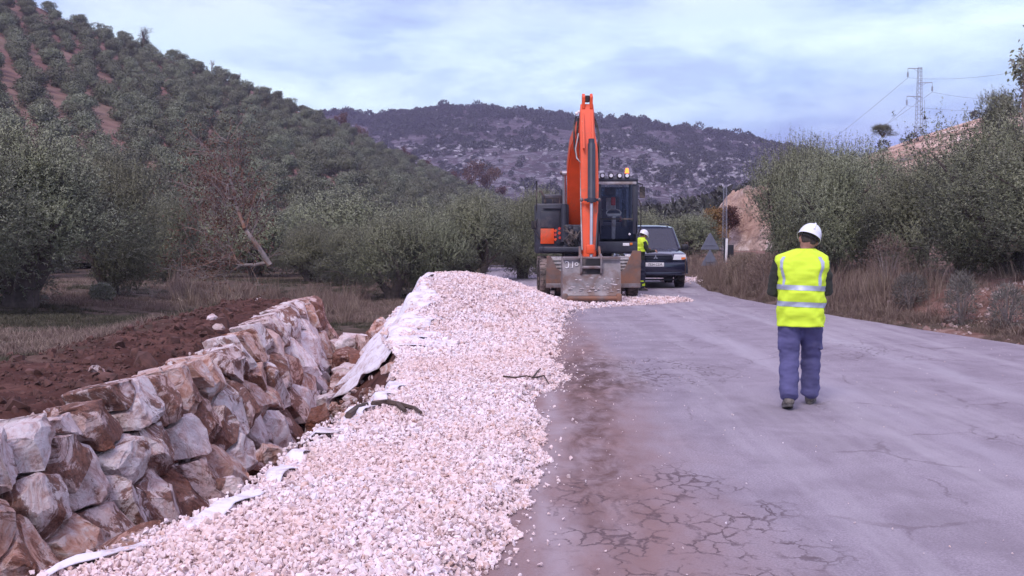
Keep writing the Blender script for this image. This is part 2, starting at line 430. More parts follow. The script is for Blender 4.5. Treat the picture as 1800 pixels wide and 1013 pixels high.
# dark earth track (the tyre line) near x = 1
tx = k.math('ABSOLUTE', k.math('SUBTRACT', k.math('ADD', s3[0], k.math('MULTIPLY', k.math('SUBTRACT', k.noise(k.pos((1, .6, 1)), 1.0, 5, .7), .5), .6)), k.math('ADD', k.math('MULTIPLY', s3[1], .062), .14)))
trk = k.math('MULTIPLY', k.math('MULTIPLY', mr(tx, .42, .05), mr(s3[1], 20, 12)), mr(s3[1], 4.5, 7.5))
trkn = k.ramp(k.noise(k.pos((2, .9, 1)), 2.6, 7, .7, .4), [(.40, 0.0), (.62, 1.0)])
asp = k.mix(k.math('MULTIPLY', k.math('MULTIPLY', trk, trkn), .9), asp, (.105, .052, .045))
# brown wet patch round (0.9, 12.6)
px = k.math('SUBTRACT', dx, .95); py = k.math('MULTIPLY', k.math('SUBTRACT', s3[1], 12.4), .34)
pr = k.math('SQRT', k.math('ADD', k.math('MULTIPLY', px, px), k.math('MULTIPLY', py, py)))
asp = k.mix(k.math('MULTIPLY', k.math('MULTIPLY', mr(pr, .95, .2), trkn), .9), asp, (.085, .045, .038))
# light dusty tyre lines and dark polished ones
for xo, wd, colr, am in ((.05, .22, (.42, .37, .40), .5), (3.6, .35, (.44, .41, .46), .4), (5.4, .30, (.45, .43, .47), .45), (2.5, .5, (.22, .19, .21), .28)):
    q = k.math('ABSOLUTE', k.math('SUBTRACT', k.math('ADD', dx, k.math('MULTIPLY', s3[1], .045 if xo > 1 else -.03)), xo + (.4 if xo > 1 else 0)))
    asp = k.mix(k.math('MULTIPLY', k.math('MULTIPLY', mr(q, wd, 0.), k.ramp(med, [(.35, .2), (.6, 1.0)])), am), asp, colr)
# crack network: distorted cells, only in some areas
wv = k.n('ShaderNodeTexNoise'); wv.inputs['Scale'].default_value = 3.0; wv.inputs['Detail'].default_value = 6; wv.inputs['Roughness'].default_value = .7; k.l(p, wv.inputs['Vector'])
va = k.n('ShaderNodeVectorMath', operation='SCALE'); va.inputs['Scale'].default_value = .30; k.l(wv.outputs['Color'], va.inputs[0])
vb = k.n('ShaderNodeVectorMath', operation='ADD'); k.l(p, vb.inputs[0]); k.l(va.outputs[0], vb.inputs[1])
vf = k.n('ShaderNodeVectorMath', operation='MULTIPLY'); vf.inputs[1].default_value = (1, .60, 0); k.l(vb.outputs[0], vf.inputs[0])
def cracks(scale, w):
    v = k.n('ShaderNodeTexVoronoi', feature='DISTANCE_TO_EDGE'); v.inputs['Scale'].default_value = scale; k.l(vf.outputs[0], v.inputs['Vector'])
    return k.ramp(v.outputs['Distance'], [(0, 1.0), (w * .5, .85), (w, 0.0)])
wdt = k.noise(p, 2.0, 5, .7)
c1 = k.math('MULTIPLY', cracks(8.0, .060), k.ramp(wdt, [(.45, 0.0), (.55, 1.0)]))
c2 = k.math('MULTIPLY', cracks(1.1, .018), k.ramp(k.noise(p, .9, 4, .6), [(.50, 0.0), (.58, .8)]))
def spot(x0, y0, rx, ry_):
    a = k.math('DIVIDE', k.math('SUBTRACT', s3[0], x0), rx); b = k.math('DIVIDE', k.math('SUBTRACT', s3[1], y0), ry_)
    r = k.math('SQRT', k.math('ADD', k.math('MULTIPLY', a, a), k.math('MULTIPLY', b, b)))
    r = k.math('ADD', r, k.math('MULTIPLY', k.math('SUBTRACT', k.noise(p, 1.5, 4), .5), 1.0))
    return mr(r, 1.1, .7)
area = k.math('MAXIMUM', spot(.95, 6.0, .85, 1.8), spot(1.75, 12.9, 1.0, 1.6))
area = k.math('MAXIMUM', area, k.math('MULTIPLY', spot(4.9, 15.0, 1.2, 1.2), .8))
area = k.math('MAXIMUM', area, spot(4.35, 8.6, .5, .35))
crk = k.math('MULTIPLY', c1, area)
crk = k.math('MAXIMUM', crk, k.math('MULTIPLY', c2, .55))
asp = k.mix(k.math('MULTIPLY', crk, .78), asp, (.085, .052, .060))
k.col(asp); k.rough(k.ramp(med, [(.3, .78), (.7, .95)])); k.spec(.3)
k.bump(k.math('SUBTRACT', k.math('ADD', k.math('MULTIPLY', fine, .5), k.math('MULTIPLY', med, .4)), k.math('MULTIPLY', crk, 1.2)), .55, .012)
M_ASPH = k.m
road = add_obj('road', mesh_np('road', V, np.stack([i, i + 1, i + 1 + nx, i + nx], -1).reshape(-1, 4), True), None, M_ASPH); tag(road, kind='structure')

# --- gravel bed below the loose stones
gy = np.arange(1.0, 33, .12); ng = 60; V = []
for y in gy:
    e = float(Eedge(y)); g = float(Gedge(y))
    xx = e + (g - e) * np.linspace(0, 1, ng)
    z = gravel_h(xx, np.full(ng, y)) - .02
    z[-1] = -.03; z[0] = min(z[0], z[0])
    V += [(xx[j], y, z[j]) for j in range(ng)]
    # the left shoulder falls into the channel
i = np.arange(len(gy) - 1)[:, None] * ng + np.arange(ng - 1)[None, :]
M_GBED = (lambda: (lambda k: (k.col(k.ramp(k.noise(k.pos(), 26, 5, .7), [(.3, (.36, .26, .24)), (.5, (.62, .49, .47)), (.7, (.78, .68, .68))])), k.rough(.95), k.bump(k.noise(k.pos(), 40, 4, .6), 1.0, .03), k.m)[-1])(NT('gravel_bed')))()
gb = add_obj('gravel_bed', mesh_np('gravel_bed', V, np.stack([i, i + 1, i + 1 + ng, i + ng], -1).reshape(-1, 4), True), None, M_GBED); tag(gb, kind='structure')
# shoulder skirt (earth and gravel) below the left edge
V = []; sk = np.array([0, .12, .35, .7, 1.1, 1.5])
for y in gy:
    e = float(Eedge(y)); z0 = float(gravel_h(np.array([e]), np.array([y]))[0]) - .02
    for q in sk:
        V.append((e - q, y, z0 - q * (1.5 + .5 * max(z0, 0)) - .05 * (q > 0) + .10 * float(fbm(e * 2 - q * 3, y * 2.2, 3, 91)) * (q > 0)))
nk = len(sk)
i = np.arange(len(gy) - 1)[:, None] * nk + np.arange(nk - 1)[None, :]
M_SOIL = (lambda k: (k.col(k.ramp(k.noise(k.pos(), 5, 6, .65), [(.3, (.06, .025, .018)), (.55, (.16, .075, .055)), (.75, (.42, .30, .27))])), k.rough(.95), k.bump(k.noise(k.pos(), 18, 5, .7), 1.0, .05), k.m)[-1])(NT('channel_earth'))
cb = add_obj('channel_bank', mesh_np('channel_bank', V, np.stack([i, i + 1, i + 1 + nk, i + nk], -1).reshape(-1, 4), True), None, M_SOIL); tag(cb, kind='structure')

# --- instanced scatter through geometry nodes
def scatter(name, pts, rots, scls, idx, protos, label=None, cat=None, kind='stuff', parent=None):
    col = bpy.data.collections.new(name + '_kinds')
    for q, o in enumerate(protos):
        o.name = 'kind_%s_%d' % (name, q); col.objects.link(o)
        if o.name in C.objects: C.objects.unlink(o)
    me = bpy.data.meshes.new(name); P = np.asarray(pts, dtype=np.float32).reshape(-1, 3); n = len(P)
    me.vertices.add(n); me.vertices.foreach_set('co', P.ravel())
    a = me.attributes.new('rot', 'FLOAT_VECTOR', 'POINT'); a.data.foreach_set('vector', np.asarray(rots, dtype=np.float32).ravel())
    a = me.attributes.new('scl', 'FLOAT_VECTOR', 'POINT')
    sc_ = np.asarray(scls, dtype=np.float32)
    if sc_.ndim == 1: sc_ = np.repeat(sc_[:, None], 3, 1)
    a.data.foreach_set('vector', sc_.ravel())
    a = me.attributes.new('idx', 'INT', 'POINT'); a.data.foreach_set('value', np.asarray(idx, dtype=np.int32))
    ob = add_obj(name, me, parent)
    g = bpy.data.node_groups.new(name, 'GeometryNodeTree')
    g.interface.new_socket('Geometry', in_out='INPUT', socket_type='NodeSocketGeometry')
    g.interface.new_socket('Geometry', in_out='OUTPUT', socket_type='NodeSocketGeometry')
    N = g.nodes.new; gi = N('NodeGroupInput'); go = N('NodeGroupOutput'); iop = N('GeometryNodeInstanceOnPoints'); ci = N('GeometryNodeCollectionInfo')
    ci.inputs['Collection'].default_value = col; ci.inputs['Separate Children'].default_value = True; ci.inputs['Reset Children'].default_value = True
    def na(nm, t):
        x = N('GeometryNodeInputNamedAttribute'); x.data_type = t; x.inputs['Name'].default_value = nm; return [o for o in x.outputs if o.enabled and o.name == 'Attribute'][0]
    e2r = N('FunctionNodeEulerToRotation')
    g.links.new(gi.outputs[0], iop.inputs['Points']); g.links.new(ci.outputs[0], iop.inputs['Instance']); iop.inputs['Pick Instance'].default_value = True
    g.links.new(na('idx', 'INT'), iop.inputs['Instance Index'])
    g.links.new(na('rot', 'FLOAT_VECTOR'), e2r.inputs[0]); g.links.new(e2r.outputs[0], iop.inputs['Rotation'])
    g.links.new(na('scl', 'FLOAT_VECTOR'), iop.inputs['Scale']); g.links.new(iop.outputs[0], go.inputs[0])
    md = ob.modifiers.new('scatter', 'NODES'); md.node_group = g
    tag(ob, label, cat, None, kind); return ob
def stone_mesh(seed, n=14, flat=.7, m=None, r=.5, name='stone', bevel=0.0):
    rr = random.Random(seed); bm = bmesh.new()
    for _ in range(n):
        v = Vector((rr.gauss(0, 1), rr.gauss(0, 1), rr.gauss(0, 1))).normalized() * r * rr.uniform(.8, 1.05)
        v.z *= flat; v.y *= rr.uniform(.8, 1.0); bm.verts.new(v)
    res = bmesh.ops.convex_hull(bm, input=bm.verts)
    junk = [v for v in bm.verts if not v.link_faces]
    bmesh.ops.delete(bm, geom=junk, context='VERTS')
    if bevel: bmesh.ops.bevel(bm, geom=list(bm.edges), offset=bevel, segments=1, affect='EDGES')
    bmesh.ops.recalc_face_normals(bm, faces=bm.faces)
    me = bpy.data.meshes.new(name); bm.to_mesh(me); bm.free()
    if m: me.materials.append(m)
    return me
def free_obj(name, me): return bpy.data.objects.new(name, me)
k = NT('gravel'); oi = k.n('ShaderNodeObjectInfo'); p = k.pos()
c1 = k.ramp(oi.outputs['Random'], [(0, (.90, .76, .77)), (.22, (.84, .69, .69)), (.40, (.90, .80, .85)), (.52, (.76, .56, .52)), (.64, (.86, .70, .71)), (.76, (.56, .44, .42)), (.86, (.84, .78, .82)), (.95, (.62, .38, .29)), (1, (.42, .34, .34))], 'CONSTANT')
tint = k.ramp(k.noise(p, .55, 5, .6, .5), [(.44, 0.0), (.60, 1.0)])
c1 = k.mix(k.math('MULTIPLY', tint, .5), c1, (.74, .48, .40))
c1 = k.mix(.35, c1, k.ramp(k.noise(p, 45, 3, .6), [(.35, (.45, .34, .32)), (.6, (.90, .84, .88))]))
k.col(c1); k.rough(.85); k.spec(.25); M_GRAV = k.m
# positions
def sample_gravel(y0, y1, dens, smin, smax):
    y = rng.uniform(y0, y1, int(dens * (y1 - y0) * 7.5)); x = rng.uniform(-3.0, 4.5, len(y))
    e = Eedge(y); g = Gedge(y)
    keep = (x > e - .10) & (x < g + .05)
    # thin cover spreads to the right under the bucket
    keep &= ~((y > 15.6) & (y < 24.0) & (x < -1.66 + .12 * np.sin(y * 3) + .5 * (vnoise(y * 1.9, 4.4, 2) - .5)) & (rng.random(len(y)) > .07))
    keep &= ~((y < 11.7) & (x < e + .06 + .12 * (vnoise(y * 3.1, 8.8, 2) - .5)) & (rng.random(len(y)) > .25))
    thin = (x > 1.3) & (y > 23)
    keep &= ~(thin & (rng.random(len(y)) > .55))
    x, y = x[keep], y[keep]; s = smin + (smax - smin) * rng.beta(1.5, 2.2, len(x)) * 1.25
    z = gravel_h(x, y) + rng.uniform(-.015, .02, len(x)) * (s / .05)
    edge = Gedge(y) - x; z = np.where(edge < .06, np.maximum(z, s * .3), z)
    return np.stack([x, y, z], -1), s
A, sa = sample_gravel(3.2, 8.0, 2900, .014, .050)
B, sb = sample_gravel(8.0, 14.0, 1600, .018, .056)
D, sd = sample_gravel(14.0, 31.0, 420, .045, .085)
# big strays, and stones rolled onto the asphalt
ys_ = rng.uniform(4.5, 24, 520); xs_ = Gedge(ys_) + rng.exponential(.10, 520) + .02
S = np.stack([xs_, ys_, np.full(520, .012)], -1); s_s = rng.uniform(.012, .042, 520)
P = np.concatenate([A, B, D, S]); sc_all = np.concatenate([sa, sb, sd, s_s])
big = rng.random(len(P)) < .035; sc_all = np.where(big & (P[:, 0] < Gedge(P[:, 1]) - .05), sc_all * 1.7, sc_all)
protos = [free_obj('g', stone_mesh(100 + q, 8 + q % 5, .62, M_GRAV, .55)) for q in range(9)]
rot = rng.uniform(-PI, PI, (len(P), 3))
scatter('gravel', P, rot, sc_all, rng.integers(0, 9, len(P)), protos, 'crushed pale pink and white limestone gravel along the road shoulder', 'gravel')
# tiny pebbles and crumbs on the asphalt
n = 1500; y = rng.uniform(4.5, 30, n); x = Gedge(y) + rng.uniform(0, 1, n) ** 1.5 * (Redge(y) - Gedge(y))
keep = (rng.random(n) < .35) | (x < 2.2)
x, y = x[keep], y[keep]
scatter('road_pebbles', np.stack([x, y, np.full(len(x), .006)], -1), rng.uniform(-PI, PI, (len(x), 3)), rng.uniform(.006, .020, len(x)), rng.integers(0, 3, len(x)),
        [free_obj('g', stone_mesh(140 + q, 9, .7, M_GRAV, .5)) for q in range(3)], 'small white pebbles scattered over the asphalt', 'pebbles')

# ------------------------------------------------------------------ rock walls of the channel
def rock_mat(name, lights, reds, amount):
    k = NT(name); oi = k.n('ShaderNodeObjectInfo'); rnd = oi.outputs['Random']
    off = k.n('ShaderNodeVectorMath', operation='SCALE'); k.l(oi.outputs['Location'], off.inputs[0]); off.inputs['Scale'].default_value = 3.7
    p0 = k.pos(); ad = k.n('ShaderNodeVectorMath', operation='ADD'); k.l(p0, ad.inputs[0]); k.l(off.outputs[0], ad.inputs[1]); p = ad.outputs[0]
    veins = k.noise(p, 3.8, 10, .72, 1.6); blot = k.noise(p, 2.3, 10, .74, 1.0); fine = k.noise(p, 26, 7, .75)
    body = k.ramp(veins, [(.34, lights[0]), (.43, lights[1]), (.50, lights[2]), (.60, lights[3])])
    body = k.mix(k.math('MULTIPLY', k.ramp(rnd, [(0, 0.0), (.5, .15), (.8, .55), (1, .8)]), .8), body, k.ramp(blot, [(.35, reds[2]), (.65, lights[1])]))
    stain = k.math('ADD', blot, k.math('MULTIPLY', k.math('SUBTRACT', rnd, .5), .16))
    m = k.ramp(stain, [(amount - .01, 0.0), (amount + .03, .85), (amount + .2, 1.0)])
    redc = k.ramp(fine, [(.35, reds[0]), (.6, reds[1])])
    body = k.mix(m, body, redc)
    cr = k.n('ShaderNodeTexVoronoi', feature='DISTANCE_TO_EDGE'); cr.inputs['Scale'].default_value = 3.0
    wv = k.n('ShaderNodeTexNoise'); wv.inputs['Scale'].default_value = 4; wv.inputs['Detail'].default_value = 6; k.l(p, wv.inputs['Vector'])
    mx = k.mix(.25, p, wv.outputs['Color']); k.l(mx, cr.inputs['Vector'])
    ck = k.ramp(cr.outputs['Distance'], [(0, 1.0), (.018, 0.0)])
    body = k.mix(k.math('MULTIPLY', k.math('MULTIPLY', ck, .5), k.ramp(fine, [(.45, 0.0), (.6, 1.0)])), body, reds[0])
    k.col(body); k.rough(.86); k.spec(.3)
    h = k.math('ADD', k.math('MULTIPLY', fine, .35), k.math('MULTIPLY', veins, 1.0)); h = k.math('ADD', h, k.math('MULTIPLY', k.noise(p, 9, 6, .72, .8), .7))
    k.bump(h, 1.0, .075)
    return k.m
LIGHTS = [(.44, .26, .23), (.72, .53, .51), (.86, .73, .74), (.94, .86, .88)]
REDS = [(.085, .028, .018), (.29, .115, .070), (.62, .34, .26)]
M_ROCK = [rock_mat('rock_mixed', LIGHTS, REDS, .535), rock_mat('rock_stained', LIGHTS, REDS, .475), rock_mat('rock_pale', LIGHTS, REDS, .60),
          rock_mat('rock_orange', [(.40, .18, .13), (.58, .32, .25), (.70, .47, .41), (.86, .76, .76)], REDS, .56)]
def clip(poly, m, n):
    """keep the part of poly where (p-m).n <= 0"""
    out = []
    for i, a in enumerate(poly):
        b = poly[(i + 1) % len(poly)]
        da = (a[0] - m[0]) * n[0] + (a[1] - m[1]) * n[1]; db = (b[0] - m[0]) * n[0] + (b[1] - m[1]) * n[1]
        if da <= 0: out.append(a)
        if da * db < 0:
            t = da / (da - db); out.append((a[0] + (b[0] - a[0]) * t, a[1] + (b[1] - a[1]) * t))
    return out
def voronoi(seeds, radii, asp=1.0):
    cells = []
    for i, (x, y) in enumerate(seeds):
        r = radii[i]
        poly = [(x + r * math.cos(t * PI / 7), y + r * math.sin(t * PI / 7)) for t in range(14)]
        for j, (a, b) in enumerate(seeds):
            if i == j or abs(a - x) > 2.2 or abs(b - y) > 2.2: continue
            f = .5
            poly = clip(poly, (x + (a - x) * f, y + (b - y) * f), (a - x, b - y))
            if len(poly) < 3: break
        cells.append(poly)
    return cells
def clip_hull(verts, planes):
    """convex solid from points, cut by planes (point, outward normal)"""
    for co, no in [(None, None)] + planes:
        bm = bmesh.new()
        for v in verts: bm.verts.new(v)
        bmesh.ops.convex_hull(bm, input=bm.verts)
        bmesh.ops.delete(bm, geom=[v for v in bm.verts if not v.link_faces], context='VERTS')
        if co is not None:
            bmesh.ops.bisect_plane(bm, geom=list(bm.verts) + list(bm.edges) + list(bm.faces), plane_co=co, plane_no=no, clear_outer=True)
        if len(bm.verts) > 6: verts = [v.co.copy() for v in bm.verts]
        bm.free()
    return verts
def rough_rock(verts, rr, bev, fmap=None, name='stone', amp=1.0):
    bm = bmesh.new()
    for v in verts: bm.verts.new(v)
    bmesh.ops.convex_hull(bm, input=bm.verts)
    bmesh.ops.delete(bm, geom=[v for v in bm.verts if not v.link_faces], context='VERTS')
    bmesh.ops.dissolve_limit(bm, angle_limit=R(6), verts=bm.verts, edges=bm.edges)
    bmesh.ops.bevel(bm, geom=list(bm.edges), offset=bev, segments=1, affect='EDGES', clamp_overlap=True)
    bmesh.ops.triangulate(bm, faces=bm.faces)
    for _ in range(2):
        es = [e for e in bm.edges if e.calc_length() > .075]
        if es: bmesh.ops.subdivide_edges(bm, edges=es, cuts=1); bmesh.ops.triangulate(bm, faces=bm.faces)
    es = [e for e in bm.edges if e.calc_length() > .15]
    if es: bmesh.ops.subdivide_edges(bm, edges=es, cuts=1); bmesh.ops.triangulate(bm, faces=bm.faces)
    sd = rr.uniform(0, 100); bm.normal_update(); st = Vector((rr.uniform(.5, 1), rr.uniform(.5, 1), rr.uniform(.5, 1)))
    for v in bm.verts:
        q = v.co + Vector((sd, 0, 0)); q2 = Vector((q.x * st.x, q.y * st.y, q.z * st.z))
        d = mnoise.fractal(q2 * 4.5, 1.0, 2.0, 3) * .020 * amp
        t_ = mnoise.noise(q2 * 3.3 + Vector((0, 9, 0)))
        d -= (.024 if t_ > .18 else 0) * amp + (.018 if t_ < -.30 else 0) * amp
        v.co += v.normal * d + Vector((rr.uniform(-1, 1), rr.uniform(-1, 1), rr.uniform(-1, 1))) * .005
    if fmap:
        for v in bm.verts: v.co = fmap(v.co)
    bmesh.ops.recalc_face_normals(bm, faces=bm.faces)
    me = bpy.data.meshes.new(name); bm.to_mesh(me); bm.free()
    me.polygons.foreach_set('use_smooth', [True] * len(me.polygons))
    try: me.set_sharp_from_angle(angle=R(17))
    except Exception: pass
    return me
def stone_from_cell(poly, frame, depth, bulge, rr, name='stone'):
    cx = sum(p[0] for p in poly) / len(poly); cy = sum(p[1] for p in poly) / len(poly)
    size = max(math.hypot(p[0] - cx, p[1] - cy) for p in poly)
    verts = []
    sh = rr.uniform(.92, 1.0)
    for p in poly:
        for n_, f in ((-depth, .9), (bulge * 1.25, sh)):
            verts.append(Vector(((p[0] - cx) * f, (p[1] - cy) * f, n_)))
    planes = []
    a0 = rr.uniform(0, 6.3)
    for q in range(rr.randint(3, 5)):
        a = a0 + q * 2 * PI / 4.3 + rr.uniform(-.4, .4); sl = rr.uniform(.5, 1.5)
        no = Vector((math.cos(a) * sl, math.sin(a) * sl, 1)).normalized(); d = size * rr.uniform(.42, .66)
        planes.append((Vector((math.cos(a) * d, math.sin(a) * d, bulge * rr.uniform(.5, .95))), no))
    no = Vector((rr.uniform(-.35, .35), rr.uniform(-.25, .40), 1)).normalized(); planes.append((Vector((0, 0, bulge)), no))
    verts = clip_hull(verts, planes)
    org = frame(cx, cy, 0)
    me = rough_rock(verts, rr, .016 + .03 * size, lambda c: frame(cx + c.x, cy + c.y, c.z) - org)
    return me, org
def rock_block(rr, n=7):
    verts = [Vector((x, y, z)) for x in (-.5, .5) for y in (-.45, .45) for z in (-.42, .42)]; planes = []
    for q in range(n):
        no = Vector((rr.gauss(0, 1), rr.gauss(0, 1), rr.gauss(0, 1))).normalized(); planes.append((no * rr.uniform(.32, .46), no))
    return clip_hull(verts, planes)
SL = math.sqrt(1 + LEAN ** 2)
def face_frame(s, t, n):
    """s = y along the wall, t = distance down the face measured up from z=0 level, n = outwards"""
    w = float(Wedge(s)); zt = t / SL; x = w + (.3 - zt) * LEAN
    return Vector((x + n / SL, s - n * .0, zt + n * LEAN / SL * .4))
def to_face(u, v):
    lo, hi = 4.0, 23.5; d = ray(u, v)
    best = None
    for Y in np.linspace(lo, hi, 800):
        t = Y / d.y; X = d.x * t; z = CAMZ + d.z * t
        e = X - (float(Wedge(Y)) + (.3 - z) * LEAN)
        if best is None or abs(e) < best[0]: best = (abs(e), Y, z)
    return best[1], best[2] * SL, best[0]
seedpx = [(20,783),(70,745),(88,795),(56,895),(142,849),(162,743),(202,819),(218,705),(190,670),(273,706),(309,677),(261,794),(309,776),(352,745),(238,882),(300,868),(334,844),(392,792),(375,826),(383,705),(388,655),(345,652),(332,635),
 (432,743),(428,690),(30,990),(101,966),(172,925),(197,893),(506,545),(545,550),(565,532),(580,545),(602,578),(467,574),(495,575),(443,605),(535,585),(506,620),(536,622),(567,585),(562,613),(591,625),(477,655),(500,655),
 (400,640),(418,626),(440,672),(549,665),(578,652),(594,664),(519,708),(471,747),(503,752),(399,700),(455,700),(380,775),(575,705),(617,682),(555,735),(620,655),(-40,790),(-30,700),(-60,900),(-90,830)]
cls = {0:0,1:2,2:0,3:1,4:2,5:1,6:1,7:0,8:1,9:0,10:3,11:1,12:2,13:0,14:1,15:1,16:2,17:2,20:0,22:3,23:2,29:1,30:0,31:2,32:2,33:2,34:0,36:3,37:2,40:3,41:3,42:2,43:0,48:0,51:0,52:2,53:1,54:1}
seeds = []; mats = []
for q, (u, v) in enumerate(seedpx):
    s, t, e = to_face(u, v); t = min(t, .40)
    seeds.append((s, t)); mats.append(cls.get(q, None))
rr = random.Random(5)
# fill the rest of the face
for tries in range(4000):
    s = rr.uniform(4.2, 21.9); t = rr.uniform(-1.7, .25)
    lim = .50 if t > -.2 else .55
    if all(math.hypot(s - a, t - b) > lim for a, b in seeds): seeds.append((s, t)); mats.append(None)
radii = [.46 + rr.uniform(-.08, .12) for _ in seeds]
wall = thing('rock_wall', 'leaning dry wall of big pink and white boulders holding the red soil', 'wall', (-3.7, 12, 0))
for q, cell in enumerate(voronoi(seeds, radii)):
    if len(cell) < 3: continue
    # keep below the crest of the wall
    top = (float(Wtop(seeds[q][0])) + rr.uniform(-.05, .07)) * SL
    cell = clip(cell, (0, top), (0, 1)); cell = clip(cell, (21.95, 0), (1, 0))
    if len(cell) < 3: continue
    ar = abs(sum(a[0] * b[1] - b[0] * a[1] for a, b in zip(cell, cell[1:] + cell[:1]))) / 2
    if ar < .015: continue
    me, org = stone_from_cell(cell, face_frame, .34, .16 + rr.uniform(0, .14), rr)
    mi = mats[q] if mats[q] is not None else rr.choice((0, 0, 1, 1, 2, 3, 3))
    o = add_obj('stone', me, wall, M_ROCK[mi]); o.location = org - wall.location
# broken stone packed in the joints and lying along the foot of the wall
P = []; S = []
for q in range(2600):
    s_ = rr.uniform(5, 21.5); t_ = rr.uniform(-1.6, .3); f_ = face_frame(s_, t_, rr.uniform(-.16, .02)); P.append(tuple(f_)); S.append(rr.uniform(.04, .13))
for q in range(900):
    s_ = rr.uniform(6, 21); x_ = rr.uniform(float(Wedge(s_)) + .5, float(Eedge(s_)) - .3); P.append((x_, s_, zg(x_, s_) + .02)); S.append(rr.choice((.06, .1, .16, .24)) * rr.uniform(.7, 1.2))
scatter('rubble', P, rng.uniform(-PI, PI, (len(P), 3)), S, rng.integers(0, 6, len(P)), [free_obj('r', stone_mesh(800 + q, 11, .7, M_ROCK[(0, 1, 2, 3, 1, 0)[q]], .5)) for q in range(6)], 'broken stone packed in the joints and on the channel floor', 'rubble')
# loose boulders: cross wall at the end of the channel and rubble along its floor
def boulder(c, size, mi, rr, label, group=None, rot=None):
    me = rough_rock(rock_block(rr), rr, .02, None, 'boulder', 1.5)
    o = add_obj('boulder', me, None, M_ROCK[mi]); o.location = c; o.scale = size; o.rotation_euler = rot or (rr.uniform(-.5, .5), rr.uniform(-.4, .4), rr.uniform(0, 6))
    tag(o, label, 'boulder', group); return o
BG = 'loose boulders in the channel'
xw_ = thing('rock_wall', 'low row of dirty boulders closing the far end of the channel', 'wall', (-2.9, 19.8, -.8))
for (u, v, Y, sz, mi) in [(618,602,20.6,.55,2),(645,606,20.4,.62,2),(668,612,20.2,.55,0),(612,628,20.0,.62,1),(640,632,19.8,.66,1),(668,634,19.6,.6,0),(622,655,19.2,.6,0),(650,655,19.0,.62,3),(676,650,18.9,.5,1),(600,612,20.9,.5,0),(690,622,19.3,.5,0),(632,676,18.4,.55,2),(604,668,18.9,.5,0)]:
    P0 = at(u, v, Y)
    me = rough_rock(rock_block(rr), rr, .02, None, 'stone', 1.5)
    o = add_obj('stone', me, xw_, M_ROCK[mi]); o.location = P0 - xw_.location; o.scale = (sz * 1.15, sz, sz * .62); o.rotation_euler = (rr.uniform(-.3, .3), rr.uniform(-.3, .3), rr.uniform(0, 6))
boulder(at(668, 583, 19.9), (.62, .5, .52), 3, rr, 'pointed orange boulder standing on top of the low cross row', BG)
for (u, v, Y, sz, mi, lb) in [(575,707,17.0,.6,2,'flat pale boulder on the channel floor under the far wall end'),(617,690,17.2,.7,2,'broad grey slab of rock on the channel floor beside the gravel bank'),
        (560,742,15.2,.45,1,'dark muddy boulder low in the channel beside the gravel bank'),(600,733,15.6,.45,0,'small rounded grey boulder low in the channel')]:
    boulder(at(u, v, Y), (sz * 1.2, sz, sz * .55), mi, rr, lb, BG)
# rocks showing at the edge of the gravel and sheet
for (u, v, Y, sz, mi, lb) in [(695,650,13.6,(.36,.3,.22),3,'orange block half sunk in the gravel edge beyond the torn sheet'),(712,634,14.3,(.34,.26,.2),3,'flat pinkish rock behind the orange block at the gravel edge'),
        (235,945,5.85,(.34,.22,.12),3,'reddish flat rock lying on the sheet edge at bottom left'),(470,797,8.05,(.20,.16,.16),3,'small orange rock poking over the gravel edge'),
        (405,852,6.95,(.26,.2,.14),1,'brown rock on the white sheet near the gravel edge')]:
    boulder(at(u, v, Y), sz, mi, rr, lb)
boulder(at(172, 650, 11.0), (.24, .16, .10), 2, rr, 'lone pale stone lying on the red soil above the wall')
for (u, v, lb) in [(455, 528, 'small white stone at the far end of the red soil strip'), (385, 575, 'small white stone on the red soil nearest the wall top'), (372, 560, 'small pale stone halfway along the red soil strip')]:
    boulder(gz(u, v, .3), (.20, .15, .11), 2, rr, lb, 'small stones on the red soil')
# red clods as stuff
n = 5200; y = rng.uniform(6, 24, n); x = rng.uniform(-6.6, -3.9, n); keep = (x < Wedge(y) - .2)
x, y = x[keep], y[keep]
M_CLOD = mat_plain('red_clod', (.088, .040, .032), .95, var=.5, scale=9, obj=False)
scatter('soil_clods', np.stack([x, y, ground_h(x, y)], -1), rng.uniform(-PI, PI, (len(x), 3)), rng.exponential(.035, len(x)) + .018, rng.integers(0, 4, len(x)),
        [free_obj('c', stone_mesh(300 + q, 12, .8, M_CLOD, .5)) for q in range(4)], 'clods of red-brown turned soil behind the boulder wall', 'soil')

